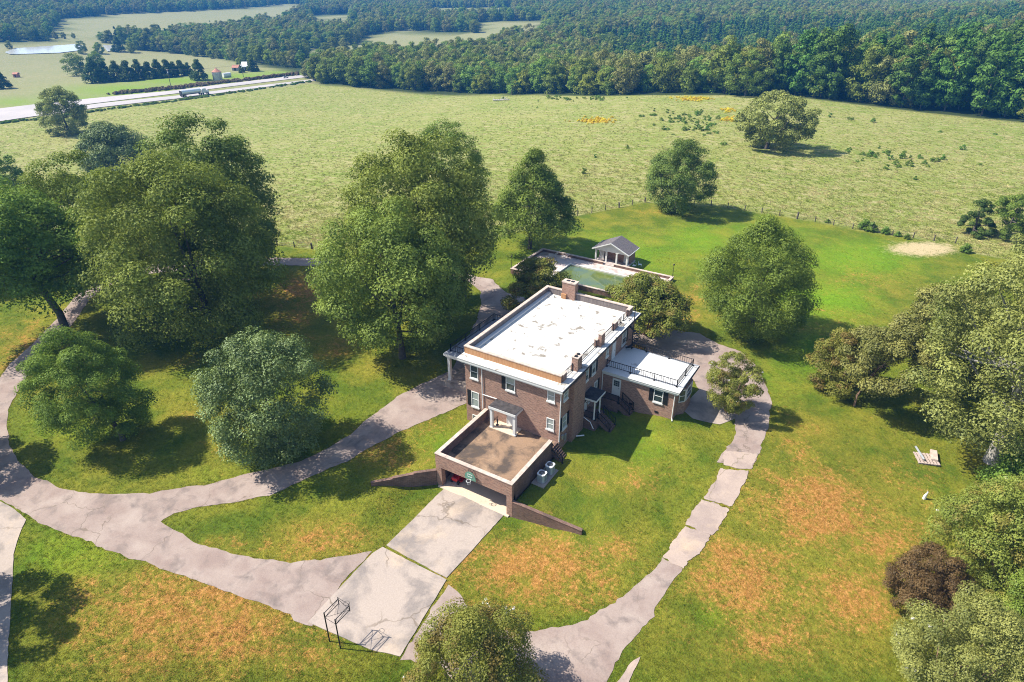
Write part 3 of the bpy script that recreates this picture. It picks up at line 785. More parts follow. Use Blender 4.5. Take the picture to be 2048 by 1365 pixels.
# bay windows
def slanted_window(p, q, z0, z1):
    p = np.array(p); q = np.array(q); d = (q - p) / np.linalg.norm(q - p); n = np.array([d[1], -d[0]])
    def slab(a0, a1, d0, d1, z0, z1, mb):
        A = p + d * a0 + n * d0; B = p + d * a1 + n * d0; C = p + d * a1 + n * d1; D_ = p + d * a0 + n * d1
        P4 = [A, D_, C, B]; return mb.prism([tuple(x) for x in (P4)], z0, z1)
    L = np.linalg.norm(q - p); w = .09
    f = MB(); slab(0, w, 0, .07, z0, z1, f); slab(L - w, L, 0, .07, z0, z1, f); slab(w, L - w, 0, .07, z0, z0 + w, f); slab(w, L - w, 0, .07, z1 - w, z1, f); slab(w, L - w, 0.02, .06, (z0 + z1) / 2 - .03, (z0 + z1) / 2 + .03, f)
    o = f.build('window', MAT['white'], HOUSE)
    g = MB(); slab(w, L - w, .004, .018, z0 + w, z1 - w, g); g.build('pane', MAT['glass'], o)
slanted_window((8.40, 11.34), (8.93, 11.93), 1.35, 2.9)
slanted_window((8.95, 12.05), (8.95, 13.9), 1.35, 2.9)
slanted_window((8.93, 14.03), (8.40, 14.61), 1.35, 2.9)
# downspouts
def pipe(pts, r=.05): return MB().tube(pts, r, 6).build('downspout', MAT['pipe'], HOUSE)
pipe([(-9.2, -.1, 6.1), (-9.2, -.1, .95)]); pipe([(-9.12, -.12, 2.78), (-7.4, -.12, 2.85)], .045)
pipe([(.06, -.09, 6.1), (.06, -.09, .2)])
pipe([(8.3, 10.1, 3.1), (8.3, 10.1, .0), (8.45, 9.85, -.18)])
pipe([(8.5, 15.0, 3.1), (8.5, 15.0, 0), (8.7, 15.0, -.2)])
pipe([(.1, 9.9, 3.1), (.1, 9.95, -.3)])
pipe([(.12, 4.75, 2.9), (.12, 4.78, .6), (1.2, 4.78, .1), (1.7, 4.6, -.5)], .045)
# crawl space vents
for x in (3.35, 6.3): MB().box(x, x + .42, 10.15, 10.197, .02, .24).build('foundation_vent', MAT['shutter'], HOUSE)
# meter boxes by the east corner
bevel(MB().box(.02, .22, .35, .65, .25, .75).build('meter_box', MAT['steel'], HOUSE), .03)
bevel(MB().box(.02, .18, 1.0, 1.35, -.35, .45).build('meter_box', MAT['steel'], HOUSE), .03)

# ---- terrace over the garage
X0, X1, Y0 = -8.9, -.13, -8.89
MB().box(X0 + .3, X1 - .3, Y0 + .3, -.003, -.28, -.02).build('terrace_deck', MAT['deck'], HOUSE)
w = MB(); w.box(X0, X0 + .3, Y0 + .3, -.003, -3.2, .98); w.build('garage_wall', MAT['brick_dirty'], HOUSE)
w = MB(); w.box(X1 - .3, X1, Y0 + .3, -1.25, -3.2, .98); w.box(X1 - .3, X1, -1.25, -.003, -3.2, -.02); w.build('garage_wall', MAT['brick_dirty'], HOUSE)
w = MB(); w.box(X0, X1, Y0, Y0 + .297, -.52, .98); w.build('lintel_wall', MAT['brick'], HOUSE)
MB().box(X0, X0 + .66, Y0, Y0 + .6, -3.2, -.523).build('gate_pier', MAT['brick'], HOUSE)
MB().box(X1 - .6, X1, Y0, Y0 + .6, -3.2, -.523).build('gate_pier', MAT['brick'], HOUSE)
MB().box(X0 + .303, X1 - .303, -.4, -.2, -3.2, -.285).build('garage_back_wall', MAT['interior'], HOUSE)
MB().box(X0 + .303, X1 - .303, Y0 - .25, -.405, -3.2, -2.80).build('garage_floor', MAT['garage_floor'], HOUSE)
cseg = [(X0 - .05, X1 + .05, Y0 - .05, Y0 + .36), (X0 - .05, X0 + .36, Y0 + .363, -.01), (X1 - .36, X1 + .05, Y0 + .363, -1.22)]
for i, (a, c_, d, e) in enumerate(cseg):
    along_x = i == 0; L = (c_ - a) if along_x else (e - d); n = int(round(L / 1.25))
    for k in range(n):
        s0, s1 = k * L / n + .006, (k + 1) * L / n - .006
        dz = random.uniform(-.004, .004)
        (MB().box(a + s0, a + s1, d, e, .983, 1.06 + dz) if along_x else MB().box(a, c_, d + s0, d + s1, .983, 1.06 + dz)).build('coping', MAT['coping'], HOUSE)
# red mower and clutter inside the garage are things of their own (further down)
# terrace steps at the east corner
st = MB()
for i in range(7):
    z = -.02 - i * .17
    MB().box(X1 + .003 + i * .17, X1 + .003 + (i + 1) * .17 - .004, -1.22, -.06, z - .17 - .6, z - .17).build('step', MAT['brick_dirty'], HOUSE)
railing([(X1 + .05, -1.27, -.15), (X1 + 1.25, -1.27, -1.25)], .8, .3, None, .03)
# small porch over the terrace door
def porch_roof(x0, x1, y0, y1, z0, z1, parent, name='porch_roof'):
    o = MB().box(x0, x1, y0, y1, z0, z1).build(name, MAT['white'], parent)
    MB().box(x0 + .04, x1 - .04, y0 + .04, y1, z1 + .002, z1 + .05).build('roof_felt', MAT['shingle_dark'], o)
def column(x, y, z0, z1, r=.13, parent=None, square=False):
    c = MB()
    if square:
        c.box(x - r, x + r, y - r, y + r, z0, z1)
        c.box(x - r * 1.35, x + r * 1.35, y - r * 1.35, y + r * 1.35, z0 + .001, z0 + .16); c.box(x - r * 1.3, x + r * 1.3, y - r * 1.3, y + r * 1.3, z1 - .14, z1 - .001)
        return c.build('column', MAT['white'], parent or HOUSE)
    c.lathe((x, y, z0), [(r * 1.5, 0), (r * 1.5, .10), (r * 1.15, .14), (r, .2), (r * .96, (z1 - z0) * .5), (r * .85, z1 - z0 - .16), (r * 1.2, z1 - z0 - .1), (r * 1.25, z1 - z0)], 16)
    return c.build('column', MAT['white'], parent or HOUSE, smooth=False)
porch_roof(-7.5, -4.25, -1.55, -.003, 2.45, 2.72, HOUSE)
column(-7.28, -1.25, -.02, 2.45, .15, HOUSE, True); column(-4.5, -1.25, -.02, 2.45, .15, HOUSE, True)
MB().box(-7.35, -4.4, -1.5, -.005, -.016, .06).build('doorstep', MAT['garage_floor'], HOUSE)
door(FY, -6.2, -4.95, .06, 2.3, True)
# porch on the east wall with steps and iron rail
porch_roof(.003, 1.75, 4.78, 7.05, 2.72, 2.92, HOUSE)
MB().box(.003, 1.75, 4.85, 6.95, -1.3, .45).build('porch_floor', MAT['brick_dirty'], HOUSE)
column(1.5, 4.98, .452, 2.72, .09); column(1.5, 6.3, .452, 2.72, .09)
door(FX, 5.3, 6.25, .46, 2.6, True)
window(FX, 4.95 + 1.6, 4.95 + 2.1, .9, 2.5, blind='none', sill=False)
for i in range(7):
    z = .45 - i * .17 - .17
    MB().box(1.753 + i * .22, 1.75 + (i + 1) * .22, 5.5, 6.8, z - .6, z).build('step', MAT['brick_dirty'], HOUSE)
railing([(1.72, 4.9, .45), (1.72, 5.45, .45)], .85, .13, None, .026); railing([(.12, 4.9, .45), (1.4, 4.9, .45)], .85, .13, None, .026)
railing([(1.78, 5.46, .35), (3.2, 5.46, -.75)], .85, .18, None, .026); railing([(1.78, 6.85, .35), (3.2, 6.85, -.75)], .85, .18, None, .026)
# landing and steps of the wing door
MB().box(.5, 2.5, 9.0, 10.195, -1.3, .55).build('landing', MAT['brick_dirty'], HOUSE)
for i in range(6):
    z = .55 - i * .17 - .17
    MB().box(2.503 + i * .24, 2.5 + (i + 1) * .24, 9.0, 10.15, z - .7, z).build('step', MAT['brick_dirty'], HOUSE)
railing([(.55, 9.05, .55), (2.5, 9.05, .55)], .85, .13, None, .026); railing([(2.55, 9.03, .45), (3.9, 9.03, -.45)], .85, .18, None, .026); railing([(2.55, 10.1, .45), (3.9, 10.1, -.45)], .85, .18, None, .026)

# spiral stair from the wing roof to the main roof
SP = (.92, 15.9)
sp = empty('spiral_stair', (SP[0], SP[1], 3.534), 'black spiral stair with tall pole rising from the wing roof to the main roof', 'stair')
MB().tube([(0, 0, 0), (0, 0, 5.3)], .055, 8).build('pole', MAT['black'], sp)
for i in range(14):
    a0 = R_(200 + i * 26); a1 = a0 + R_(30); z = .18 + i * .215
    MB().prism([(.06 * math.cos(a0), .06 * math.sin(a0)), (.72 * math.cos(a0), .72 * math.sin(a0)), (.72 * math.cos(a1), .72 * math.sin(a1)), (.06 * math.cos(a1), .06 * math.sin(a1))], z, z + .04).build('tread', MAT['black'], sp)
hp = [(.74 * math.cos(R_(200 + i * 26)), .74 * math.sin(R_(200 + i * 26)), .18 + i * .215 + .85) for i in range(15)]
MB().tube(hp, .022, 5).build('handrail', MAT['black'], sp)
for i in range(0, 14, 1):
    q = hp[i]; MB().tube([(q[0], q[1], q[2] - .84), q], .012, 4).build('baluster', MAT['black'], sp)

# porte-cochere on the west side
PC = HOUSE
MB().box(-17.2, -11.99, 4.12, 14.9, 2.82, 3.02).build('porch_beam', MAT['white'], PC)
b_ = MB().box(-17.35, -11.403, 3.98, 15.0, 3.023, 3.3).build('porch_roof', MAT['white'], PC)
MB().box(-17.3, -11.41, 4.03, 14.95, 3.302, 3.34).build('roof_felt', MAT['grey_roof'], b_)
for yy in (4.42, 7.8, 11.2, 14.5): column(-16.85, yy, -.32, 2.82, .17, PC, True)
MB().box(-17.15, -11.403, 3.75, 15.0, -1.6, -.32).build('porch_floor', MAT['concrete'], PC)
railing([(-11.5, 4.8, 3.342), (-16.9, 4.8, 3.342), (-16.9, 14.1, 3.342), (-11.5, 14.1, 3.342)], .85, .25, 3.0, .034)

# ---- retaining walls beside the garage
def ret_wall(pts, zt, zb, label, th=.28):
    o = empty('retaining_wall', (pts[0][0], pts[0][1], zb[0]), label, 'wall')
    o.location = (0, 0, 0)
    P = [np.array(p, float) for p in pts]
    for i in range(len(P) - 1):
        a, c = P[i], P[i + 1]; d = (c - a) / np.linalg.norm(c - a); n = np.array([-d[1], d[0]]) * th / 2
        quad = [a - n, c - n, c + n, a + n]
        t0, t1 = zt[i]
        MB().prism([tuple(q) for q in quad], [zb[i] - .8, zb[i + 1] - .8, zb[i + 1] - .8, zb[i] - .8], [t0 - .08, t1 - .08, t1 - .08, t0 - .08]).build('wall', MAT['brick_dirty'], o)
        n2 = n * 1.22; quad = [a - n2, c - n2, c + n2, a + n2]
        MB().prism([tuple(q) for q in quad], [t0 - .077, t1 - .077, t1 - .077, t0 - .077], [t0, t1, t1, t0]).build('coping', MAT['brick_dirty'] if i >= 0 else None, o)
    return o
ret_wall([(-8.95, -8.85), (-10.6, -10.3), (-12.1, -11.75), (-13.65, -13.15)], [(-1.05, -1.12), (-1.22, -1.35), (-1.45, -1.62)], [-2.9, -2.6, -2.3, -2.1], 'weathered brick retaining wall stepping down to the left of the garage opening')
ret_wall([(-.12, -8.75), (6.6, -7.8)], [(-1.0, -1.92)], [-2.95, -2.5], 'brick retaining wall sloping down to the right of the garage opening')

# ------------------------------------------------------------------ small things round the house
def ac(x, y, z, label):
    o = empty('air_conditioner', (x, y, z), label, 'air conditioner', 'air conditioners beside the terrace wall')
    r = .40; c = .13
    P = [(r - c, -r), (r, -r + c), (r, r - c), (r - c, r), (-r + c, r), (-r, r - c), (-r, -r + c), (-r + c, -r)]
    MB().prism(P, 0.03, .90).build('casing', MAT['ac'], o)
    MB().prism([(a * 1.03, b * 1.03) for a, b in P], .902, .97).build('lid', MAT['pipe'], o)
    m = MB(); m.lathe((0, 0, .972), [(.30, 0), (.30, .02), (.24, .02)], 20); m.build('fan_guard', MAT['black'], o)
    f = MB()
    for k in range(10):
        a = k * math.pi / 5; bar(f, (0, 0, 1.005), (.29 * math.cos(a), .29 * math.sin(a), 1.0), .012)
    for rr in (.1, .2, .29): f.ring((0, 0, 1.003), rr, .008, 20)
    f.build('grille', MAT['steel'], o)
    s = MB()
    for k in range(11):
        t = -r + c + .03 + k * (2 * (r - c) - .06) / 10
        for sg in (-1, 1):
            s.box(t - .006, t + .006, sg * r, sg * (r + .012), .1, .85); s.box(sg * r, sg * (r + .012), t - .006, t + .006, .1, .85)
    so = s.build('louvres', MAT['steel'], o); so['kind'] = 'stuff'
MAT['ac'] = simple('grey_green_casing', (.50, .54, .54), .5, .2, .1, 3)
pad = MB().box(.0, 1.35, -5.55, -2.55, -1.5, -1.12).build('equipment_pad', MAT['concrete']); tag(pad, 'low concrete pad under the two air conditioners', 'pad')
ac(.72, -4.75, -1.12, 'grey air conditioner nearer the garage opening on the concrete pad')
ac(.78, -3.25, -1.12, 'pale grey air conditioner nearer the terrace steps on the concrete pad')
# fallen white downspout piece on the lawn
q = spot(1160, 876)
o = MB().tube([(q[0] - .35, q[1] - .25, q[2] + .25), (q[0] + .35, q[1] + .25, q[2] + .3)], .07, 6).build('pipe', MAT['pipe']); tag(o, 'short white pipe on a stub in the grass by the east wall', 'pipe')
MB().tube([(q[0] - .2, q[1] - .15, q[2] - .1), (q[0] - .2, q[1] - .15, q[2] + .22)], .03, 6).build('stub', MAT['black'], o)

# basketball backboard on the garage lintel
bb = empty('basketball_hoop', (-4.6, -9.0, .1), 'faded green fan shaped basketball backboard with rim mounted on the garage front', 'basketball hoop')
P = [(.62 * math.cos(R_(a)), .62 * math.sin(R_(a))) for a in range(0, 181, 15)]
P = [(.62, -.28)] + P + [(-.62, -.28)]
V = [(x, -.16, z) for x, z in P] + [(x, -.12, z) for x, z in P]; n = len(P)
m_ = MB(); m_.add(V, [tuple(range(n - 1, -1, -1))[::-1], tuple(range(2 * n - 1, n - 1, -1))] + [(i, n + i, n + (i + 1) % n, (i + 1) % n) for i in range(n)])
m_.build('backboard', MAT['green_board'], bb)
m_ = MB(); bar(m_, (-.2, -.12, .5), (-.25, .08, .8), .04); bar(m_, (.2, -.12, .5), (.25, .08, .8), .04); bar(m_, (.0, -.12, -.2), (.0, .1, -.3), .05); m_.build('bracket', MAT['black'], bb)
MB().ring((0, -.42, -.22), .23, .022, 18).build('rim', MAT['white'], bb)
m_ = MB()
for k in range(10):
    a, a2 = 2 * math.pi * k / 10, 2 * math.pi * (k + .5) / 10
    m_.tube([(.23 * math.cos(a), -.42 + .23 * math.sin(a), -.22), (.13 * math.cos(a2), -.42 + .13 * math.sin(a2), -.62)], .012, 3)
m_.build('net', MAT['pipe'], bb)
m_ = MB(); bar(m_, (-.26, -.175, .06), (-.26, -.175, .34), .02); bar(m_, (.26, -.175, .06), (.26, -.175, .34), .02); bar(m_, (-.27, -.175, .35), (.27, -.175, .35), .02); bar(m_, (-.27, -.175, .05), (.27, -.175, .05), .02)
m_.build('target_square', MAT['pipe'], bb)

# freestanding steel goal frame on the court edge
gf = empty('goal_frame', (-5.02, -27.48, -2.86), 'black steel basketball goal frame without a board standing at the court edge', 'basketball goal')
A, B = np.array([0, 0, 0.]), np.array([1.12, 0, 0.])
for P0 in (A, B): MB().tube([P0 + (0, 0, -.3), P0 + (0, 0, 3.25)], .05, 8).build('post', MAT['black'], gf)
for P0 in (A, B):
    for z in (3.2, 2.72):
        MB().tube([P0 + (0, 0, z), P0 + (0, 1.45, z + .05)], .032, 6).build('arm', MAT['black'], gf)
    MB().tube([P0 + (0, 1.45, 2.62), P0 + (0, 1.45, 3.42)], .04, 6).build('upright', MAT['black'], gf)
    MB().tube([P0 + (0, .0, 2.72), P0 + (0, 1.45, 3.22)], .018, 5).build('brace', MAT['black'], gf)
MB().tube([A + (0, 1.45, 3.22), B + (0, 1.45, 2.75)], .016, 5).build('brace', MAT['black'], gf)
MB().tube([A + (0, 0, 2.72), B + (0, 1.45, 2.75)], .014, 5).build('brace', MAT['black'], gf)
MB().tube([A + (0, 1.45, 2.75), B + (0, 0, 2.72)], .014, 5).build('brace', MAT['black'], gf)
MB().tube([A + (0, 0, 2.72), B + (0, 0, 2.72)], .016, 5).build('brace', MAT['black'], gf)
MB().tube([A + (0, 1.45, 3.38), B + (0, 1.45, 3.38)], .016, 5).build('brace', MAT['black'], gf)
MB().ring((.56, 1.72, 2.85), .22, .015, 16).build('rim', MAT['black'], gf)

# plant stand figure under the terrace porch
ps = empty('garden_figure', (-6.95, -.75, .06), 'dark metal garden figure standing under the terrace porch', 'ornament')
m_ = MB(); m_.lathe((0, 0, 0), [(.16, 0), (.16, .05), (.05, .08)], 12); m_.build('base', MAT['black'], ps)
MB().tube([(0, 0, .07), (.03, 0, .5), (-.02, 0, .85)], [.05, .10, .05], 8).build('body', MAT['black'], ps)
MB().tube([(-.02, 0, .86), (0, 0, 1.08)], [.07, .05], 8).build('head', MAT['black'], ps)
m_ = MB(); m_.tube([(.02, 0, .75), (.2, .02, .62), (.24, 0, .4)], .025, 5); m_.tube([(-.04, 0, .75), (-.2, .02, .66), (-.26, -.05, .82)], .025, 5); m_.build('arms', MAT['black'], ps)

# garage contents
MAT['red'] = simple('red_paint', (.42, .02, .02), .4, 0, .1, 3)
mw = empty('riding_mower', (-7.4, -7.2, -2.80), 'red riding mower parked just inside the garage', 'mower')
bevel(MB().box(-.32, .32, -.9, -.15, .35, .8).build('hood', MAT['red'], mw), .08)
bevel(MB().box(-.42, .42, -.1, .65, .3, .5).build('fender', MAT['red'], mw), .05)
bevel(MB().box(-.22, .22, .15, .55, .5, .62).build('seat', MAT['black'], mw), .04); bevel(MB().box(-.22, .22, .5, .6, .62, .95).build('seat_back', MAT['black'], mw), .03)
MB().tube([(0, -.1, .55), (0, .05, .95)], .03).build('steering_column', MAT['black'], mw); MB().ring((0, .06, .96), .17, .02, 14).build('steering_wheel', MAT['black'], mw)
bevel(MB().box(-.6, .6, -.45, .2, .12, .28).build('mower_deck', MAT['red'], mw), .05)
for x in (-.38, .38):
    for y, r in ((-.7, .18), (.45, .27)): MB().tube([(x - .08, y, r), (x + .08, y, r)], r, 14).build('wheel', MAT['rubber'], mw)
bs = empty('storage_shelf', (-8.2, -5.6, -2.80), 'white metal shelf against the left wall inside the garage', 'shelf')
for z in (.05, .7, 1.35): MB().box(-.2, .25, -.8, .8, z, z + .04).build('shelf_board', MAT['pipe'], bs)
for x in (-.2, .25):
    for y in (-.8, .8): MB().tube([(x, y, 0), (x, y, 1.6)], .02, 4).build('leg', MAT['pipe'], bs)

# pallet with scrap on the right lawn
q = spot(1852, 920)
pl = empty('pallet', q, 'low wooden pallet lying on the grass right of the drive under the big oak', 'pallet', rz=.35)
MAT['old_wood'] = simple('old_wood', (.40, .32, .28), .9, 0, .3, 5)
for k in range(7): MB().box(-1.0 + k * .30, -1.0 + k * .30 + .22, -.9, .9, .14, .19).build('board', MAT['old_wood'], pl)
for y in (-.85, 0, .75): MB().box(-1.0, 1.02, y, y + .1, 0, .137).build('bearer', MAT['old_wood'], pl)
q2 = spot(1838, 912)
g_ = MB(); c_, s_ = math.cos(2.0), math.sin(2.0)
g_.tube([(q2[0] - 1.05 * c_, q2[1] - 1.05 * s_, q2[2] + .36), (q2[0] + 1.05 * c_, q2[1] + 1.05 * s_, q2[2] + .36)], .13, 4)
tag(g_.build('gutter_section', MAT['steel']), 'long white metal section lying slanted across the pallet', 'metal scrap')
q3 = spot(1866, 916)
o = MB().box(-.3, .3, -.85, .85, .2, .42).build('stone_slab', MAT['coping'], None, tuple(q3)); o.rotation_euler = (0, 0, .1); tag(o, 'pale flat slab on the right end of the pallet', 'slab')
q4 = spot(1848, 998)
o = empty('garden_statue', q4, 'small white garden statue standing alone on the right lawn', 'statue')
MB().tube([(0, 0, 0), (0, 0, .35), (.05, 0, .62)], [.16, .14, .09], 8).build('body', MAT['white'], o); MB().tube([(.05, 0, .63), (.12, .03, .85), (.05, .02, .95)], [.08, .05, .03], 8).build('head', MAT['white'], o)

# ------------------------------------------------------------------ pool terrace, pool house, lamps
PW = empty('pool_terrace', (0, 0, 0), 'rectangular brick walled terrace with a green water pool behind the house', 'pool terrace')
PX0, PX1, PY0, PY1 = -28.55, -4.75, 36.9, 47.6
WX0, WX1, WY0, WY1 = -21.6, -8.6, 37.75, 44.75
dk = MB(); dz0, dz1 = -1.8, -.82
dk.box(PX0 + .3, PX1 - .3, PY0 + .3, WY0 - .25, dz0, dz1); dk.box(PX0 + .3, PX1 - .3, WY1 + .25, PY1 - .3, dz0, dz1)
dk.box(PX0 + .3, WX0 - .25, WY0 - .25, WY1 + .25, dz0, dz1); dk.box(WX1 + .25, PX1 - .3, WY0 - .25, WY1 + .25, dz0, dz1); dk.build('deck', MAT['pool_deck'], PW)
MAT['pool_edge'] = simple('pool_edge', (.62, .60, .56), .7, 0, .1, 2)
e = MB(); e.box(WX0 - .247, WX1 + .247, WY0 - .247, WY0, dz0, dz1 + .03); e.box(WX0 - .247, WX1 + .247, WY1, WY1 + .247, dz0, dz1 + .03)
e.box(WX0 - .247, WX0, WY0 + .002, WY1 - .002, dz0, dz1 + .03); e.box(WX1, WX1 + .247, WY0 + .002, WY1 - .002, dz0, dz1 + .03); e.build('pool_edge', MAT['pool_edge'], PW)
MB().box(WX0 + .002, WX1 - .002, WY0 + .002, WY1 - .002, -1.7, -1.03).build('pool_water', MAT['pool_water'], PW)
def pwall(x0, x1, y0, y1, zb=-1.9, zt=-.42):
    MB().box(x0, x1, y0, y1, zb, zt).build('wall', MAT['brick_dirty'], PW); MB().box(x0 - .05, x1 + .05, y0 - .05, y1 + .05, zt + .002, zt + .09).build('coping', MAT['coping'], PW)
pwall(PX0, PX0 + .3, PY0 + .36, PY1 - .36); pwall(PX1 - .3, PX1, PY0 + .36, PY1 - .36); pwall(PX0, PX1, PY0, PY0 + .3)
pwall(PX0, -16.9, PY1 - .3, PY1); pwall(-14.9, PX1, PY1 - .3, PY1)
for k in range(3): MB().box(-16.85, -14.95, PY1 - .2 + k * .28, PY1 + .08 + k * .28 - .003, -1.8, -.72 + k * .10).build('step', MAT['pool_deck'], PW)
MB().box(-23.2, -23.1, 38.5, 38.6, dz1, dz1 + .01) if False else None
# lamps on the wall corners
def lamp(x, y, z, where):
    o = empty('lamp_post', (x, y, z), 'thin black lamp post on the ' + where + ' corner of the pool wall', 'lamp post', 'lamp posts on the pool wall')
    MB().tube([(0, 0, 0), (0, 0, 1.85)], [.045, .03], 6).build('post', MAT['black'], o)
    MB().lathe((0, 0, 1.86), [(.05, 0), (.13, .08), (.13, .22), (.02, .34)], 8).build('lantern', MAT['black'], o)
lamp(PX0 + .15, PY0 + .15, -.33, 'near left'); lamp(PX0 + .15, PY1 - .15, -.33, 'far left'); lamp(PX1 - .15, PY1 - .15, -.33, 'far right')
# tumbled steel chairs on the deck
def lounge(x, y, z, rz, label, fl=0.0):
    o = empty('patio_lounger', (x, y, z), label, 'patio lounger', None, rz)
    m_ = MB()
    for s in (-.3, .3): m_.tube([(-.8, s, .3), (.2, s, .3), (.75, s, .75)], .02, 5); m_.tube([(-.7, s, 0), (-.7, s, .3)], .02, 5); m_.tube([(.3, s, 0), (.3, s, .34)], .02, 5)
    m_.build('frame', MAT['pipe'], o)
    m_ = MB()
    for k in range(7):
        t = -.75 + k * .15; m_.tube([(t, -.3, .3), (t, .3, .3)], .014, 4)
    for k in range(4): t = .3 + k * .13; m_.tube([(t, -.3, .3 + (t - .2) * .82), (t, .3, .3 + (t - .2) * .82)], .014, 4)
    m_.build('straps', MAT['pipe'], o)
lounge(-25.6, 46.3, dz1, .5, 'bare white framed lounger nearest the far left pool corner'); lounge(-23.6, 46.5, dz1, -.3, 'bare white framed lounger standing right of the first one on the pool deck')

PH = empty('pool_house', (-15.8, 50, -.72), 'small white gabled pool house with four columns and grey shingle roof', 'pool house')
PH.location = (0, 0, 0)
hx0, hx1, hy0, hy1 = -18.75, -12.85, 48.0, 51.6
MB().box(hx0, hx1, hy0 - .2, hy1, -1.8, -.66).build('floor', MAT['pool_deck'], PH)
MB().box(hx0 + .1, hx1 - .1, 49.5, hy1 - .05, -.658, 1.32).build('wall', MAT['brick'], PH)
for x in (-18.6, -16.7, -14.85, -13.0): column(x, 48.15, -.658, 1.32, .13, PH, True)
# gable prism and roof slopes
xm = (hx0 + hx1) / 2; ze, zr = 1.52, 2.95
MB().box(hx0, hx1, 48.0, 48.3, 1.323, 1.5).build('beam', MAT['white'], PH)
g_ = MB(); V = [(hx0, 48.0, 1.503), (hx1, 48.0, 1.503), (xm, 48.0, zr - .12), (hx0, 48.15, 1.503), (hx1, 48.15, 1.503), (xm, 48.15, zr - .12)]
g_.add(V, [(0, 1, 2), (5, 4, 3), (0, 3, 4, 1), (1, 4, 5, 2), (2, 5, 3, 0)]); g_.build('gable', MAT['white'], PH)
g_ = MB(); V = [(a, b + 3.3, c) for a, b, c in V]; g_.add(V, [(0, 1, 2), (5, 4, 3), (0, 3, 4, 1), (1, 4, 5, 2), (2, 5, 3, 0)]); g_.build('gable', MAT['white'], PH)
MAT['shingle'] = simple('grey_shingles', (.125, .112, .118), .9, 0, .45, 7, bump=.4)
for sgn, mt in ((-1, 'shingle'), (1, 'shingle')):
    ex = hx0 - .35 if sgn < 0 else hx1 + .35
    zz = ze - .05
    V = [(ex, 47.6, zz), (xm, 47.6, zr), (xm, 51.95, zr), (ex, 51.95, zz)]; V += [(a, b, c + .09) for a, b, c in V]
    F = [(0, 1, 2, 3), (7, 6, 5, 4), (0, 4, 5, 1), (1, 5, 6, 2), (2, 6, 7, 3), (3, 7, 4, 0)]
    if sgn > 0: F = [tuple(reversed(f)) for f in F]
    r_ = MB().add(V, F).build('roof', MAT[mt], PH)
    t = MB(); bar(t, (ex, 47.55, zz + .02), (xm, 47.55, zr + .02), .13); bar(t, (ex + sgn * .03, 47.6, zz + .02), (ex + sgn * .03, 51.95, zz + .02), .1); t.build('fascia', MAT['white'], r_)
MAT['shingle'].name = 'grey_shingles'
door(('y', 49.5, -1), -14.1, -13.2, -.655, 1.25, False, PH)
MB().box(-17.6, -17.0, 49.44, 49.497, -.655, 1.2).build('doorway', MAT['black'], PH)
MB().box(-18.5, -17.65, 49.44, 49.497, -.655, 1.25).build('partition', MAT['white'], PH)
MB().box(-16.2, -15.0, 49.40, 49.497, .85, 1.05).build('sign_board', MAT['white'], PH)
q = spot(1268, 536)
for dx, lab in ((0, 'white metal chair tipped over right of the pool house'), (.9, 'second white metal chair tipped over beside the pool house wall')):
    o = empty('patio_chair', (q[0] + dx * .7, q[1] + dx, q[2]), lab, 'chair', None, dx * 2)
    m_ = MB(); m_.tube([(-.25, -.25, 0), (-.25, -.25, .42), (.25, -.25, .42), (.25, -.25, 0)], .02, 4); m_.tube([(-.25, .25, 0), (-.25, .25, .85), (.25, .25, .85), (.25, .25, 0)], .02, 4); m_.build('frame', MAT['pipe'], o)
    MB().box(-.25, .25, -.25, .25, .42, .45).build('seat', MAT['pipe'], o)
# ------------------------------------------------------------------ trees
def unit(rg, n):
    v = rg.normal(size=(n, 3)); return v / np.linalg.norm(v, axis=1, keepdims=True)
def leaf_quads(rg, C, Rr, per, size, flat=.8, tint_c=None, droop=0.0, updir=.65):
    n = len(C) * per
    d = unit(rg, n)
    fl = (d[:, 2] < 0) & (rg.random(n) < updir); d[fl, 2] *= -1
    c = np.repeat(C, per, 0); r = np.repeat(Rr, per)[:, None]
    rad = (rg.random(n) ** .28)[:, None]
    pos = c + d * r * rad * np.array([1, 1, flat])
    pos[:, 2] -= droop * (d[:, 0] ** 2 + d[:, 1] ** 2) * r[:, 0]
    nr = d + .38 * rg.normal(size=(n, 3)); nr[:, 2] += .25
    nr /= np.linalg.norm(nr, axis=1, keepdims=True)
    a = np.cross(nr, unit(rg, n)); a /= np.linalg.norm(a, axis=1, keepdims=True) + 1e-9
    b = np.cross(nr, a)
    s = (size * rg.uniform(.55, 1.25, n))[:, None]
    q = np.stack([pos - a * s - b * s * .4, pos + a * s * .9 - b * s * .25, pos + b * s * .9], 1)
    tc = np.repeat(rg.random(len(C)) if tint_c is None else tint_c, per)
    tint = np.clip(.55 * tc + .45 * rg.random(n), 0, 1)
    return q.reshape(-1, 3), tint
PROF = {
    'oak': lambda t: np.sqrt(np.clip(1 - (1.75 * (t - .42)) ** 2, 0, 1)) * (1 - .12 * t),
    'round': lambda t: np.sqrt(np.clip(1 - (2 * (t - .48)) ** 2, 0, 1)),
    'tall': lambda t: np.clip(np.sin(np.pi * np.clip(t, 0, 1) ** .8) ** .6, 0, 1),
    'pyramid': lambda t: np.clip((1 - t) ** .75 * 1.12, 0, 1) * np.clip(t * 7 + .45, 0, 1),
    'dome': lambda t: np.sqrt(np.clip(1 - t ** 2, 0, 1)) * np.clip(t * 6 + .55, 0, 1),
    'cone': lambda t: np.clip((1 - t) ** .9, 0.03, 1) * np.clip(t * 9 + .5, 0, 1),
}
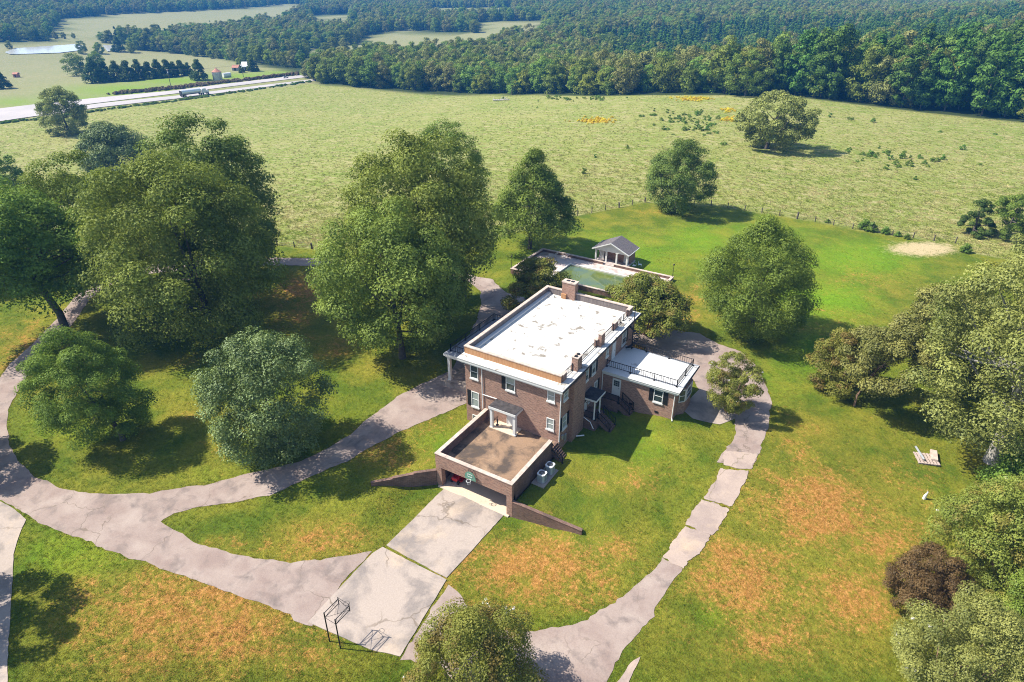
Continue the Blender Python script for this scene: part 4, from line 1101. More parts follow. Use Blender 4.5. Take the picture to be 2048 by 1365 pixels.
def crown(rg, R, z0, Hc, prof, nc, per, size, cr=(.15, .26), lump=.22, inner=.25, flat=.8, off=(0, 0), lobes=0):
    f = PROF[prof]
    tt = np.linspace(0.01, .99, 60); w = f(tt) + .05; w = w ** 1.2; w /= w.sum()
    t = np.clip(rg.choice(tt, nc, p=w) + rg.uniform(-.02, .02, nc), 0, 1)
    a = rg.uniform(0, 2 * np.pi, nc)
    k = rg.uniform(0, 6.28, 6)
    nz = (np.sin(2 * a + k[0] + 5 * t) + np.sin(3 * a + k[1] - 7 * t) + np.sin(5 * a + k[2] + 9 * t) + .8 * np.sin(7 * a + k[3] - 13 * t)) / 3.8
    crr = R * rg.uniform(cr[0], cr[1], nc) * (1 if R > 2 else 1.2)
    env = R * f(t) * (1 + lump * nz)
    u = np.where(rg.random(nc) < inner, rg.uniform(.25, .7, nc), rg.uniform(.86, 1.02, nc))
    rad = np.maximum(0, env - crr * .6) * u
    C = np.stack([rad * np.cos(a) + off[0] * (t * .6 + .4), rad * np.sin(a) + off[1] * (t * .6 + .4), z0 + t * Hc * (1 + .05 * nz) - crr * .5 * t], 1)
    V, tint = leaf_quads(rg, C, crr, per, size, flat)
    return V, tint, C
def trunk_mb(rg, r, z0, Hc, C, off, nlimb, lean=(0, 0), sink=.4):
    m = MB()
    top = np.array([off[0] * .8 + lean[0], off[1] * .8 + lean[1], z0 + Hc * .62])
    pts = [np.array([0, 0, -sink]), np.array([0, 0, .0]), np.array([lean[0] * .15, lean[1] * .15, z0 * .5 + .2]), np.array([lean[0] * .5 + off[0] * .3, lean[1] * .5 + off[1] * .3, z0 + Hc * .18]), np.array([top[0] * .85, top[1] * .85, z0 + Hc * .4]), top]
    m.tube(pts, [r * 1.45, r * 1.2, r * .95, r * .75, r * .45, r * .12], 9)
    if len(C):
        sel = rg.choice(len(C), min(nlimb, len(C)), replace=False)
        for i in sel:
            e = C[i]; zt = rg.uniform(.05, .5) * Hc + z0
            t = (zt - 0) / max(.1, top[2]); s = np.array([top[0] * t * .8, top[1] * t * .8, min(zt, e[2] - .2)])
            mid = (s + e) / 2 + np.array([0, 0, -.08 * np.linalg.norm(e - s)]) + rg.normal(0, .15, 3)
            rr = r * rg.uniform(.22, .42)
            m.tube([s, mid, e], [rr, rr * .6, rr * .15], 5, False)
    return m
NTREE = [0]
def tree(u, v, top, hw, label, cat='tree', kind='oak', mat='leaf_oak', cu=None, z0f=.18, nc=150, per=150, size=.20, bark='bark', name='tree', group=None, seed=None, trunk=.30,
         pos=None, multi=0, limbs=10, blossom=0, **kw):
    NTREE[0] += 1
    rg = np.random.default_rng(seed if seed is not None else 100 + NTREE[0])
    p = spot(u, v) if pos is None else np.array(pos, float)
    dpt = depth(p)
    off = (0, 0)
    if cu is not None:
        sh = (cu - u) * dpt / FPX; off = (RGT[0] * sh, RGT[1] * sh)
    R = .98 * hw * dpt / FPX
    zt = row_height(p[0] + off[0], p[1] + off[1], top)
    Ht = max(1.2, zt - p[2]); z0 = Ht * z0f
    q_ = .85 if kw.get('lump', 1) < .17 else .62
    nc, per = max(30, int(nc * q_)), int(per / q_ * 1.95)
    size = float(np.clip(R * math.sqrt(22.0 / (nc * per)), .055, .30))
    V, tint, C = crown(rg, R, z0, Ht - z0, kind, nc, per, size, off=off, **kw)
    o = empty(name, tuple(p), label, cat, group)
    F = np.arange(len(V)).reshape(-1, 3)
    me = np_mesh('crown', V, F, [MAT[mat]], attrs={'tint': ('FACE', tint)})
    c = bpy.data.objects.new('crown', me); COL.objects.link(c); c.parent = o
    if blossom:
        pick_ = V.reshape(-1, 3, 3)[:, 0]; ctr = np.array([off[0] * .7, off[1] * .7, z0 + (Ht - z0) * .3])
        dist = np.linalg.norm((pick_ - ctr) / np.array([R, R, Ht - z0]), axis=1); outer = pick_[dist > np.quantile(dist, .8)]
        bc = outer[rg.choice(len(outer), min(blossom, len(outer)), replace=False)]
        bv, _ = leaf_quads(rg, bc, np.full(len(bc), .13), 16, .045)
        bo = bpy.data.objects.new('blossom', np_mesh('blossom', bv, np.arange(len(bv)).reshape(-1, 3), [MAT['blossom']])); COL.objects.link(bo); bo.parent = o; bo['kind'] = 'stuff'
    if multi:
        m_ = MB()
        for i in range(multi):
            a = 2 * np.pi * i / multi + rg.uniform(-.3, .3); e = np.array([math.cos(a), math.sin(a), 0]) * R * .45
            m_.tube([(math.cos(a) * .08, math.sin(a) * .08, -.3), e * .3 + (0, 0, z0 * .6), e * .75 + (0, 0, z0 + (Ht - z0) * .35), e + (off[0], off[1], z0 + (Ht - z0) * .6)], [trunk * .4, trunk * .34, trunk * .25, .03], 6)
        m_.build('trunk', MAT[bark], o)
    else:
        trunk_mb(rg, trunk, z0, Ht - z0, C, off, limbs).build('trunk', MAT[bark], o, smooth=True)
    return o, p, R, Ht
BIG = dict(nc=230, per=160, size=.17)
tree(930, 592, 232, 78, 'tall dark oak behind the other two of the tall group west of the house', mat='leaf_dark', kind='round', cu=902, z0f=.22, lump=.16, **BIG)
tree(868, 640, 258, 150, 'tall spreading oak in the middle of the tall group west of the house', mat='leaf_oak', kind='round', cu=846, z0f=.12, lump=.16, **BIG)
tree(805, 716, 400, 148, 'large willow oak standing nearest in the tall group, trunk bare at the lawn', mat='leaf_oak', kind='round', cu=790, z0f=.12, trunk=.42, lump=.16, **BIG)
tree(1060, 498, 286, 92, 'pyramid shaped oak with bare trunk left behind the pool corner', mat='leaf_mid', kind='pyramid', cu=1066, z0f=.16, nc=190, per=130, size=.22, trunk=.34, lump=.14)
tree(1350, 424, 277, 72, 'dense oval tree at the corner of the wire fence', mat='leaf_dark', kind='round', z0f=.02, nc=190, per=150, size=.22, lump=.10, cu=1354)
tree(1500, 668, 437, 116, 'broad dense maple on the lawn right of the pool', mat='leaf_mid', kind='tall', cu=1497, z0f=.04, nc=280, per=170, size=.17, trunk=.4, lump=.12)
tree(1532, 298, 181, 74, 'lone open crowned oak out in the pasture with a shadow to its right', mat='leaf_grey', kind='round', cu=1545, z0f=.04, nc=130, per=100, size=.34, lump=.28, inner=.1, trunk=.6)
tree(1490, 193, 100, 50, 'round oak standing just in front of the pine wood edge', mat='leaf_forest', kind='round', z0f=.06, nc=80, per=80, size=.5, trunk=.5)
tree(470, 560, 228, 135, 'high oak crown rising behind the big left oak', mat='leaf_dark', kind='oak', cu=448, z0f=.12, trunk=.5, **BIG)
tree(432, 662, 296, 185, 'biggest pale green oak left of centre, crown nearly to the ground', mat='leaf_oak', kind='oak', cu=392, z0f=.07, nc=340, per=170, size=.16, trunk=.5)
tree(215, 590, 305, 120, 'dark oak behind the leaning ivy trunk, left of the big oak', mat='leaf_mid', kind='oak', cu=205, z0f=.15, **BIG)
tree(137, 674, 350, 165, 'leaning ivy covered oak over the left drive', mat='leaf_mid', kind='oak', cu=45, z0f=.30, nc=260, per=160, size=.17, trunk=.5, limbs=22)
tree(-70, 560, 380, 150, 'oak cut by the left picture edge beyond the drive', mat='leaf_mid', kind='oak', z0f=.15, nc=150, per=130, size=.22)
tree(20, 420, 298, 52, 'dark rounded tree at the left edge below the highway', mat='leaf_dark', kind='round', cu=12, z0f=.02, nc=110, per=110, size=.24, lump=.1)
tree(238, 345, 243, 74, 'wide dark magnolia crown behind the left oaks', mat='leaf_magnolia', kind='dome', z0f=.1, nc=170, per=120, size=.25, lump=.12)
tree(140, 268, 170, 48, 'open crowned oak beside the highway at the left', mat='leaf_grey', kind='oak', cu=134, z0f=.04, nc=150, per=100, size=.35, lump=.13, trunk=.5)
tree(246, 880, 664, 106, 'dark small leaved oak in the drive loop nearest the left bend', mat='leaf_mid', kind='oak', cu=182, z0f=.14, nc=220, per=180, size=.12, trunk=.26, seed=5)
tree(556, 905, 662, 124, 'glossy leaved magnolia beside the drive to the house', mat='leaf_magnolia', kind='round', cu=555, z0f=.0, nc=240, per=140, size=.17, trunk=.26, lump=.16)
tree(1096, 648, 518, 80, 'crape myrtle with brown green crown behind the chimney', mat='leaf_myrtle', kind='dome', cu=1092, z0f=.25, nc=120, per=150, size=.15, bark='bark_tan', multi=6, trunk=.22, pos=(-15.5, 24.5, -1.05))
tree(1290, 670, 553, 92, 'crape myrtle with many stems behind the spiral stair', mat='leaf_myrtle', kind='dome', cu=1284, z0f=.28, nc=140, per=150, size=.15, bark='bark_tan', multi=8, trunk=.24)
tree(1455, 826, 707, 56, 'small crape myrtle at the bend beside the wing', mat='leaf_myrtle', kind='round', cu=1456, z0f=.10, lump=.12, nc=110, per=150, size=.12, bark='bark_tan', multi=6, trunk=.2, blossom=14)
tree(1985, 925, 470, 175, 'huge grey green oak with pale trunk on the right lawn', mat='leaf_grey', kind='oak', cu=1960, z0f=.18, nc=280, per=150, size=.17, trunk=.75, bark='bark_pale', limbs=30, lump=.3, inner=.15)
tree(1905, 760, 560, 105, 'grey green oak crown between the small leaning trunk and the huge oak', mat='leaf_grey', kind='oak', cu=1870, z0f=.12, nc=170, per=140, size=.17, trunk=.3, bark='bark_pale', limbs=20, lump=.3)
tree(1708, 812, 640, 92, 'small grey green oak with thin leaning bare trunk on the right lawn', mat='leaf_grey', kind='round', cu=1765, z0f=.24, nc=140, per=140, size=.15, trunk=.12, bark='bark_tan', limbs=10)
tree(1672, 775, 655, 72, 'olive crape myrtle left of the small leaning trunk', mat='leaf_myrtle', kind='dome', cu=1676, z0f=.06, nc=120, lump=.12, per=140, size=.14, bark='bark_tan', multi=6, trunk=.2)
tree(2080, 850, 560, 130, 'grey green oak crown cut by the right edge behind the huge oak', mat='leaf_grey', kind='oak', z0f=.12, nc=150, per=130, bark='bark_pale')
tree(2075, 600, 400, 90, 'oak cut by the right picture edge beyond the fence corner', mat='leaf_grey', kind='oak', z0f=.05, nc=120, per=130, size=.2, bark='bark_pale')
tree(1945, 468, 398, 34, 'bushy cedar with dead brown twigs by the fence end', mat='leaf_cedar', kind='dome', z0f=.0, nc=70, per=110, size=.22)
tree(2010, 478, 385, 45, 'green thicket tree at the right edge above the fence end', mat='leaf_mid', kind='round', z0f=.0, nc=80, per=110, size=.25)
tree(955, 1425, 1238, 150, 'crape myrtle with white blossoms at the bottom edge', mat='leaf_myrtle', kind='dome', cu=952, z0f=.15, nc=200, per=230, size=.085, bark='bark_tan', multi=7, trunk=.2, seed=11, blossom=70)
tree(1995, 1190, 965, 135, 'wide olive crape myrtle at the right edge', mat='leaf_myrtle', kind='dome', cu=1955, z0f=.12, nc=200, per=200, size=.10, bark='bark_tan', multi=7, trunk=.2, blossom=30)
tree(2090, 1000, 900, 110, 'leafy shrub cut by the right edge below the huge oak', mat='leaf_mid', kind='dome', z0f=.08, nc=120, per=170, size=.12, multi=5, trunk=.2)
tree(1845, 1215, 1106, 84, 'purple brown leaved shrub beside the right myrtle', mat='leaf_red', kind='dome', z0f=.04, nc=130, per=190, size=.085, bark='bark_tan', multi=6, trunk=.15, lump=.08)
tree(1880, 1410, 1200, 125, 'grey green shrub with fading blossoms at the lower right', mat='leaf_grey', kind='dome', cu=1885, z0f=.12, nc=190, per=210, size=.085, bark='bark_tan', multi=7, trunk=.2, blossom=40)
tree(2090, 1360, 1090, 125, 'dark leafy shrub cut by the lower right corner', mat='leaf_mid', kind='dome', z0f=.1, nc=170, per=190, size=.10, multi=6, trunk=.2)
# trees left of the frame that throw the shadows at the left edge
for px, py, hh, rr in ((-53.0, -33.5, 11, 5.5), (-34.6, -42.6, 13.5, 5.2), (-36.5, -48.5, 12.5, 5)):
    z = float(H(px, py)); u_, v_, d_ = project((px, py, z)); vt = project((px, py, z + hh))[1]
    tree(0, 0, vt, rr * FPX / d_, 'oak just beyond the left edge shading the drive', mat='leaf_mid', kind='oak', z0f=.2, nc=110, per=110, size=.24, pos=(px, py, z), group='oaks beyond the left edge')

# far and middle distance trees: a few meshes shared by many single trees
def far_mesh(name, R, Ht, prof, mat, nc, per, size, z0f=.05, seed=1, lump=.25, trunk=.25):
    per, size = int(per * 1.9), size * .78
    rg = np.random.default_rng(seed); z0 = Ht * z0f
    V, tint, C = crown(rg, R, z0, Ht - z0, prof, nc, per, size, cr=(.24, .38), lump=lump, inner=.15)
    F = np.arange(len(V)).reshape(-1, 3)
    m_ = MB().tube([(0, 0, -1.5), (0, 0, Ht * .3), (0, 0, Ht * .7)], [trunk, trunk * .7, .05], 4)
    tv = np.array(m_.v); tf = np.array([t_ for f in m_.f if len(f) == 4 for t_ in ((f[0], f[1], f[2]), (f[0], f[2], f[3]))])
    V2 = np.concatenate([V, tv]); F2 = np.concatenate([F, tf + len(V)])
    mi = np.concatenate([np.zeros(len(F), int), np.ones(len(tf), int)])
    return np_mesh(name, V2, F2, [MAT[mat], MAT['bark']], mi, {'tint': ('FACE', np.concatenate([tint, np.zeros(len(tf))]))})
for k_, m_ in MAT.items():
    if m_ is not None: m_['key'] = k_
DEC = [far_mesh('broadleaf_tree', R * 1.22, Ht, pr, mt, 46, 58, .50, .0, seed=s, lump=.22) for R, Ht, pr, mt, s in
       ((5.2, 15, 'oak', 'leaf_forest', 1), (4.6, 16.5, 'tall', 'leaf_forest', 2), (5.8, 14.5, 'round', 'leaf_forest', 3), (4.2, 13, 'tall', 'leaf_forest', 4), (5.0, 15.5, 'oak', 'leaf_grey', 5), (4.4, 12.5, 'tall', 'leaf_lime', 6), (4.6, 15, 'oak', 'leaf_mid', 7), (5.4, 16, 'round', 'leaf_grey', 8))]
PINE = [far_mesh('pine_tree', R, Ht, 'cone', 'leaf_pine', 30, 34, .5, .18, s, .3) for R, Ht, s in ((2.9, 15, 21), (2.5, 13.5, 22), (3.1, 16, 23))]
PINE_BIG = [far_mesh('pine_tree', R * 1.15, Ht, 'tall', 'leaf_pine', 52, 56, .46, .06, s, .35) for R, Ht, s in ((3.9, 18, 31), (4.2, 17, 32))]
CEDAR = [far_mesh('cedar_tree', R * 1.5, Ht, 'pyramid', 'leaf_cedar', 50, 60, .45, .0, s, .15) for R, Ht, s in ((3.3, 11, 41), (3.0, 9.5, 42))]

# --- the wood behind the pasture
WOOD_PX = [(622, 164), (700, 172), (800, 180), (1000, 187), (1200, 190), (1400, 188), (1500, 190), (1590, 193), (1700, 204), (1850, 221), (2048, 243), (2500, 292), (2600, 150), (2300, -20), (1300, -20), (1240, 70), (1100, 100), (960, 118), (860, 122), (740, 138), (640, 146)]
WOOD = wpoly(WOOD_PX)
rgw = np.random.default_rng(99)
def fill(poly, spacing, rg, extra=None):
    lo, hi = poly.min(0), poly.max(0)
    gx, gy = np.meshgrid(np.arange(lo[0], hi[0], spacing), np.arange(lo[1], hi[1], spacing), indexing='ij')
    x = (gx + rg.uniform(-.42, .42, gx.shape) * spacing).ravel(); y = (gy + rg.uniform(-.42, .42, gy.shape) * spacing).ravel()
    k = poly_sd(poly, x, y) > 0
    return np.stack([x[k], y[k]], 1)
def proj_arr(P):
    q = P - CAM_POS; z = q @ FWD
    return 1024 + FPX * (q @ RGT) / z, 682.5 - FPX * (q @ UPV) / z, z
cand = fill(WOOD, 7.2, rgw)
zc = H(cand[:, 0], cand[:, 1]); P3 = np.column_stack([cand, zc]); uu, vv, dd = proj_arr(P3)
keep = (uu > -150) & (uu < 2200) & (dd < 1500) & (dd > 0)
thin = (dd > 520) & (rgw.random(len(dd)) < .45)
keep &= ~thin
P3, uu, vv, dd = P3[keep], uu[keep], vv[keep], dd[keep]
# everything else that is wooded beyond the open land
FARP = np.array([(-1500, 180), (-1500, 1900), (300, 2200), (330, 230), (-60, 245), (-235, 190), (-330, 110), (-600, 20)])
c2 = fill(FARP, 9.5, rgw)
c2 = c2[poly_sd(WOOD, c2[:, 0], c2[:, 1]) < -3]
for Pp in OPEN_W: c2 = c2[poly_sd(Pp, c2[:, 0], c2[:, 1]) < -2]
c2 = c2[poly_sd(PAST_W, c2[:, 0], c2[:, 1]) < -2]
Q3 = np.column_stack([c2, H(c2[:, 0], c2[:, 1])]); u2, v2, d2 = proj_arr(Q3)
k2 = (u2 > -120) & (u2 < 2170) & (d2 > 230) & (d2 < 1900) & (v2 > -30) & (v2 < 150)
k2 &= ~((v2 > 118) & (u2 < 640))
Q3, u2, v2, d2 = Q3[k2], u2[k2], v2[k2], d2[k2]
def pick(u, v, d, rg):
    """pine plantation on the right, mixed broadleaf elsewhere"""
    pine = (u > 1180 + rg.normal(0, 50)) and d > 285 and d < 640 and v < 165
    if pine and rg.random() < .93: return 'pine', PINE[rg.integers(3)]
    if u > 1540 and d < 300 and rg.random() < .75: return 'bigpine', PINE_BIG[rg.integers(2)]
    r = rg.random()
    i = 5 if r < .10 else int(rg.choice([0, 1, 2, 3, 4, 6, 7]))
    return 'broad', DEC[i]
LAB = {'pine': ('slender dark pine in the plantation behind the pasture', 'pine tree', 'pines of the plantation'),
       'bigpine': ('tall dark pine along the right part of the wood edge', 'pine tree', 'tall pines at the wood edge'),
       'broad': ('leafy broadleaf tree in the wood edge behind the pasture', 'tree', 'broadleaf trees of the wood edge')}
order = np.argsort(dd)
rest = []
n_ind = 0
for k in order:
    kd, me = pick(uu[k], vv[k], dd[k], rgw)
    s = float(rgw.uniform(.78, 1.15)) * (1.3 if dd[k] < 290 else 1.0)
    if n_ind < 290 and uu[k] < 2090:
        o = bpy.data.objects.new('broadleaf_tree' if kd == 'broad' else 'pine_tree', me); COL.objects.link(o)
        o.location = tuple(P3[k]); o.rotation_euler = (0, 0, float(rgw.uniform(0, 6.28))); o.scale = (s, s, s * float(rgw.uniform(.92, 1.1)))
        lab, cat, grp = LAB[kd]
        if kd == 'broad':
            tone = {'leaf_lime': 'yellow green', 'leaf_grey': 'grey green', 'leaf_mid': 'deep green', 'leaf_forest': 'mid green'}[me.materials[0]['key']]
            lab, grp = tone + ' broadleaf tree in the wood edge behind the pasture', tone + ' trees of the wood edge'
        tag(o, lab, cat, grp); n_ind += 1
    else: rest.append((P3[k], s, me))
for p, u, v, d in zip(Q3, u2, v2, d2):
    r = rgw.random(); me = DEC[int(rgw.integers(8))] if r < .8 else PINE[int(rgw.integers(3))]
    rest.append((p, float(rgw.uniform(.7, 1.1)), me))

def scatter(name, pts, scl, idx, meshes, label, cat, mat_kind='stuff', tilt=.0):
    """geometry-node scatter of a few meshes over explicit points"""
    me = bpy.data.meshes.new(name); me.vertices.add(len(pts)); me.vertices.foreach_set('co', np.asarray(pts, np.float32).ravel()); me.update()
    rg = np.random.default_rng(len(pts))
    for an, arr in (('sc', scl), ('rot', rg.uniform(0, 6.28, len(pts)))):
        a = me.attributes.new(an, 'FLOAT', 'POINT'); a.data.foreach_set('value', np.asarray(arr, np.float32))
    a = me.attributes.new('vi', 'INT', 'POINT'); a.data.foreach_set('value', np.asarray(idx, np.int32))
    o = bpy.data.objects.new(name, me); COL.objects.link(o)
    src = bpy.data.collections.new(name + '_sources')
    for i, m in enumerate(meshes):
        s = bpy.data.objects.new('%s_source_%02d' % (name, i), m); src.objects.link(s)
    ng = bpy.data.node_groups.new(name + '_nodes', 'GeometryNodeTree')
    ng.interface.new_socket('Geometry', in_out='INPUT', socket_type='NodeSocketGeometry'); ng.interface.new_socket('Geometry', in_out='OUTPUT', socket_type='NodeSocketGeometry')
    N = ng.nodes.new; L = ng.links.new
    gi, go = N('NodeGroupInput'), N('NodeGroupOutput')
    ip = N('GeometryNodeInstanceOnPoints'); ci = N('GeometryNodeCollectionInfo')
    ci.inputs['Collection'].default_value = src; ci.inputs['Separate Children'].default_value = True; ci.inputs['Reset Children'].default_value = True
    def attr(nm, ty):
        n = N('GeometryNodeInputNamedAttribute'); n.data_type = ty; n.inputs['Name'].default_value = nm; return n.outputs[0]
    L(gi.outputs[0], ip.inputs['Points']); L(ci.outputs[0], ip.inputs['Instance']); ip.inputs['Pick Instance'].default_value = True
    L(attr('vi', 'INT'), ip.inputs['Instance Index']); L(attr('sc', 'FLOAT'), ip.inputs['Scale'])
    cx = N('ShaderNodeCombineXYZ'); L(attr('rot', 'FLOAT'), cx.inputs[2]); L(cx.outputs[0], ip.inputs['Rotation'])
    L(ip.outputs[0], go.inputs[0])
    md = o.modifiers.new('scatter', 'NODES'); md.node_group = ng
    tag(o, label, cat, None, 'stuff')
    return o
ALLM = DEC + PINE + PINE_BIG
ix = {m.name: i for i, m in enumerate(ALLM)}
near_rest = [r for r in rest]
scatter('distant_forest', [r[0] for r in near_rest], [r[1] for r in near_rest], [ix[r[2].name] for r in near_rest], ALLM, 'mixed forest filling the land behind the pasture up to the horizon', 'forest')
print('forest rest', len(rest), 'individual', n_ind)

# --- single trees of the left middle distance
def place(me, u, v, s, label, cat, group=None, name='broadleaf_tree', zs=1.0):
    p = spot(u, v); o = bpy.data.objects.new(name, me); COL.objects.link(o); o.location = tuple(p)
    o.rotation_euler = (0, 0, random.uniform(0, 6.28)); o.scale = (s, s, s * zs); tag(o, label, cat, group); return o
def fit(me_h, u, v, top):
    p = spot(u, v); return (row_height(p[0], p[1], top) - p[2]) / me_h
for i, (u, v, t) in enumerate([(192, 166, 112), (212, 163, 118), (236, 163, 120), (258, 162, 118), (280, 159, 117), (300, 158, 121), (318, 156, 117), (337, 155, 116), (350, 153, 122), (364, 152, 118), (378, 151, 124)]):
    place(CEDAR[i % 2], u, v, fit(11 if i % 2 == 0 else 9.5, u, v, t), 'dark cedar in the tight row beyond the highway', 'cedar tree', 'cedars in the row beyond the highway', 'cedar_tree')
place(CEDAR[0], 400, 161, fit(11, 400, 161, 117), 'big dark cedar ending the row beside the grain bin', 'cedar tree', None, 'cedar_tree')
place(DEC[2], 153, 152, fit(14.5, 153, 152, 103), 'round green oak in the field below the pond', 'tree')
place(DEC[5], 196, 140, fit(12.5, 196, 140, 100), 'yellow green tree above the left end of the cedar row', 'tree')
place(CEDAR[0], 6, 178, fit(11, 6, 178, 138), 'dark cedar at the left edge beyond the highway', 'cedar tree', None, 'cedar_tree')
place(CEDAR[1], 506, 143, fit(9.5, 506, 143, 114), 'dark cedar right of the white roofed barn', 'cedar tree', None, 'cedar_tree')
place(CEDAR[1], 484, 146, fit(9.5, 484, 146, 131), 'small dark cedar in front of the barn', 'cedar tree', None, 'cedar_tree')
place(DEC[5], 481, 134, fit(12.5, 481, 134, 113), 'bright green small tree behind the barn', 'tree')
place(DEC[0], 166, 108, fit(15, 166, 108, 80), 'dark tree at the right end of the pond', 'tree')
place(DEC[5], 200, 108, fit(12.5, 200, 108, 83), 'yellow green tree between the two ponds', 'tree')
place(CEDAR[0], 238, 104, fit(11, 238, 104, 72), 'dark pointed tree right of the small pond', 'cedar tree', None, 'cedar_tree')
place(DEC[5], 264, 106, fit(12.5, 264, 106, 82), 'pale green narrow tree in front of the far hedge', 'tree')
HEDGE = [(280, 100, 66), (296, 101, 64), (312, 102, 70), (330, 102, 70), (345, 106, 70), (362, 107, 72), (378, 110, 76), (395, 113, 82), (410, 114, 80), (428, 117, 84), (442, 118, 86), (458, 120, 88), (470, 122, 84), (492, 124, 86), (510, 126, 90), (524, 128, 88), (542, 130, 96), (556, 132, 97), (572, 134, 100), (588, 135, 98), (604, 136, 100), (600, 100, 60), (568, 95, 58), (540, 92, 55), (515, 90, 54), (480, 84, 54), (450, 78, 55), (420, 74, 52)]
for i, (u, v, t) in enumerate(HEDGE):
    k = [0, 3, 5, 1, 2, 7, 6][i % 7]; hts = [15, 16.5, 14.5, 13, 15.5, 12.5, 15, 16]
    place(DEC[k], u, v, fit(hts[k], u, v, t), ('bright yellow green' if k == 5 else 'grey green' if k == 7 else 'dark green') + ' tree in the hedgerow behind the barn field', 'tree', 'trees of the far hedgerow' + (' yellow green' if k == 5 else ' grey green' if k == 7 else ''))
for i, (u, v, t, k) in enumerate([(634, 160, 105, 1), (616, 156, 120, 7), (668, 108, 72, 0), (690, 110, 76, 4), (652, 115, 84, 3), (712, 112, 84, 6), (740, 112, 80, 2), (760, 112, 82, 0)]):
    place(DEC[k], u, v, fit([15, 16.5, 14.5, 13, 15.5, 12.5, 15, 16][k], u, v, t), 'tree at the left tip of the wood by the highway', 'tree', 'trees at the tip of the wood')
for i, (u, v, t) in enumerate([(20, 98, 80), (52, 72, 56), (70, 72, 52), (90, 74, 54), (112, 78, 62), (128, 78, 64), (148, 78, 66), (390, 70, 42)]):
    place(DEC[i % 5], u, v, max(.3, fit(15, u, v, t)), 'dark tree on the bank behind the pond', 'tree', 'trees behind the pond')

# --- bushes and weeds of the pasture
def weed_mesh(seed, R, Ht, mat, nc=9, per=26, size=.14):
    rg = np.random.default_rng(seed); V, t, C = crown(rg, R, 0.02, Ht, 'dome', nc, per, size, cr=(.3, .45)); return np_mesh('weed', V, np.arange(len(V)).reshape(-1, 3), [MAT[mat]], attrs={'tint': ('FACE', t)})
WEED = [weed_mesh(1, .7, 1.1, 'weed'), weed_mesh(2, .5, 1.4, 'weed'), weed_mesh(3, .9, .8, 'weed')]
rw = np.random.default_rng(12)
wp = [(1140 + rw.normal(0, 70), 199 + rw.normal(0, 2.5)) for _ in range(26)] + [(1370 + rw.normal(0, 40), 240 + rw.normal(0, 9)) for _ in range(46)] + [(1790 + rw.normal(0, 45), 312 + rw.normal(0, 6)) for _ in range(18)] \
    + [(1800 + rw.normal(0, 45), 330 + rw.normal(0, 6)) for _ in range(14)] + [(1380 + rw.normal(0, 60), 262 + rw.normal(0, 5)) for _ in range(16)] + [(u, v) for u, v in ((1255, 297), (1168, 348), (1447, 290), (1075, 217), (1190, 316), (1700, 240), (1745, 245), (1660, 235), (1880, 265), (1925, 300), (1885, 320), (1960, 330), (1700, 300), (1830, 360), (1990, 270))]
for i, (u, v) in enumerate(wp):
    p = spot(u, v); o = bpy.data.objects.new('weed_bush', WEED[i % 3]); COL.objects.link(o); o.location = tuple(p); s = float(rw.uniform(.6, 1.5)); o.scale = (s, s, s); o.rotation_euler = (0, 0, float(rw.uniform(0, 6)))
    tag(o, 'small green weed bush standing out of the dry pasture grass', 'bush', 'weed bushes scattered in the pasture')
BUSHM = [weed_mesh(7, 1.3, 1.9, 'weed', 22, 60, .16), weed_mesh(8, 1.1, 1.6, 'weed', 20, 60, .16)]
for i, (u, v) in enumerate([(1728, 459), (1742, 463), (1770, 468), (1795, 473), (1813, 478), (1655, 446), (1930, 505)]):
    p = spot(u, v); o = bpy.data.objects.new('fence_bush', BUSHM[i % 2]); COL.objects.link(o); o.location = tuple(p); s = [1, 1.1, .7, .6, .5, .5, .8][i]; o.scale = (s, s, s)
    tag(o, 'green bush grown into the wire fence line', 'bush', 'bushes along the wire fence')
# brown brush along the far side of the highway, and weeds on its near verge
def band(name, pts, n, width, mesh_mat, label, smin, smax, R=1.6, Ht=2.2):
    me = weed_mesh(31 + n, R, Ht, mesh_mat, 10, 30, .4)
    W = wpoly(pts); seg = np.linalg.norm(np.diff(W, axis=0), axis=1); cum = np.concatenate([[0], np.cumsum(seg)])
    rg = np.random.default_rng(n); t = rg.uniform(0, cum[-1], n); x = np.interp(t, cum, W[:, 0]) + rg.normal(0, width, n); y = np.interp(t, cum, W[:, 1]) + rg.normal(0, width, n)
    scatter(name, np.column_stack([x, y, H(x, y)]), rg.uniform(smin, smax, n), np.zeros(n, int), [me], label, 'brush')
band('roadside_brush', [(230, 189), (340, 179), (440, 167), (520, 158), (595, 149)], 420, 1.5, 'brush', 'brown brush along the far side of the highway', .4, 1.0)
band('roadside_brush', [(0, 248), (90, 238), (200, 222), (350, 203), (620, 164)], 260, 1.0, 'weed', 'green weeds along the near side of the highway', .3, .7)

GOLDP = []
rgo = np.random.default_rng(8)
for u, v, ru, rv, a in GOLD:
    for _ in range(int(60 * a)): GOLDP.append(spot(u + rgo.normal(0, ru * .5), v + rgo.normal(0, rv * .5)))
scatter('wildflowers', np.array(GOLDP), rgo.uniform(.5, 1.1, len(GOLDP)), np.zeros(len(GOLDP), int), [weed_mesh(55, .8, .7, 'goldenrod', 8, 18, .16)], 'patches of yellow wildflowers in the pasture', 'wildflowers')
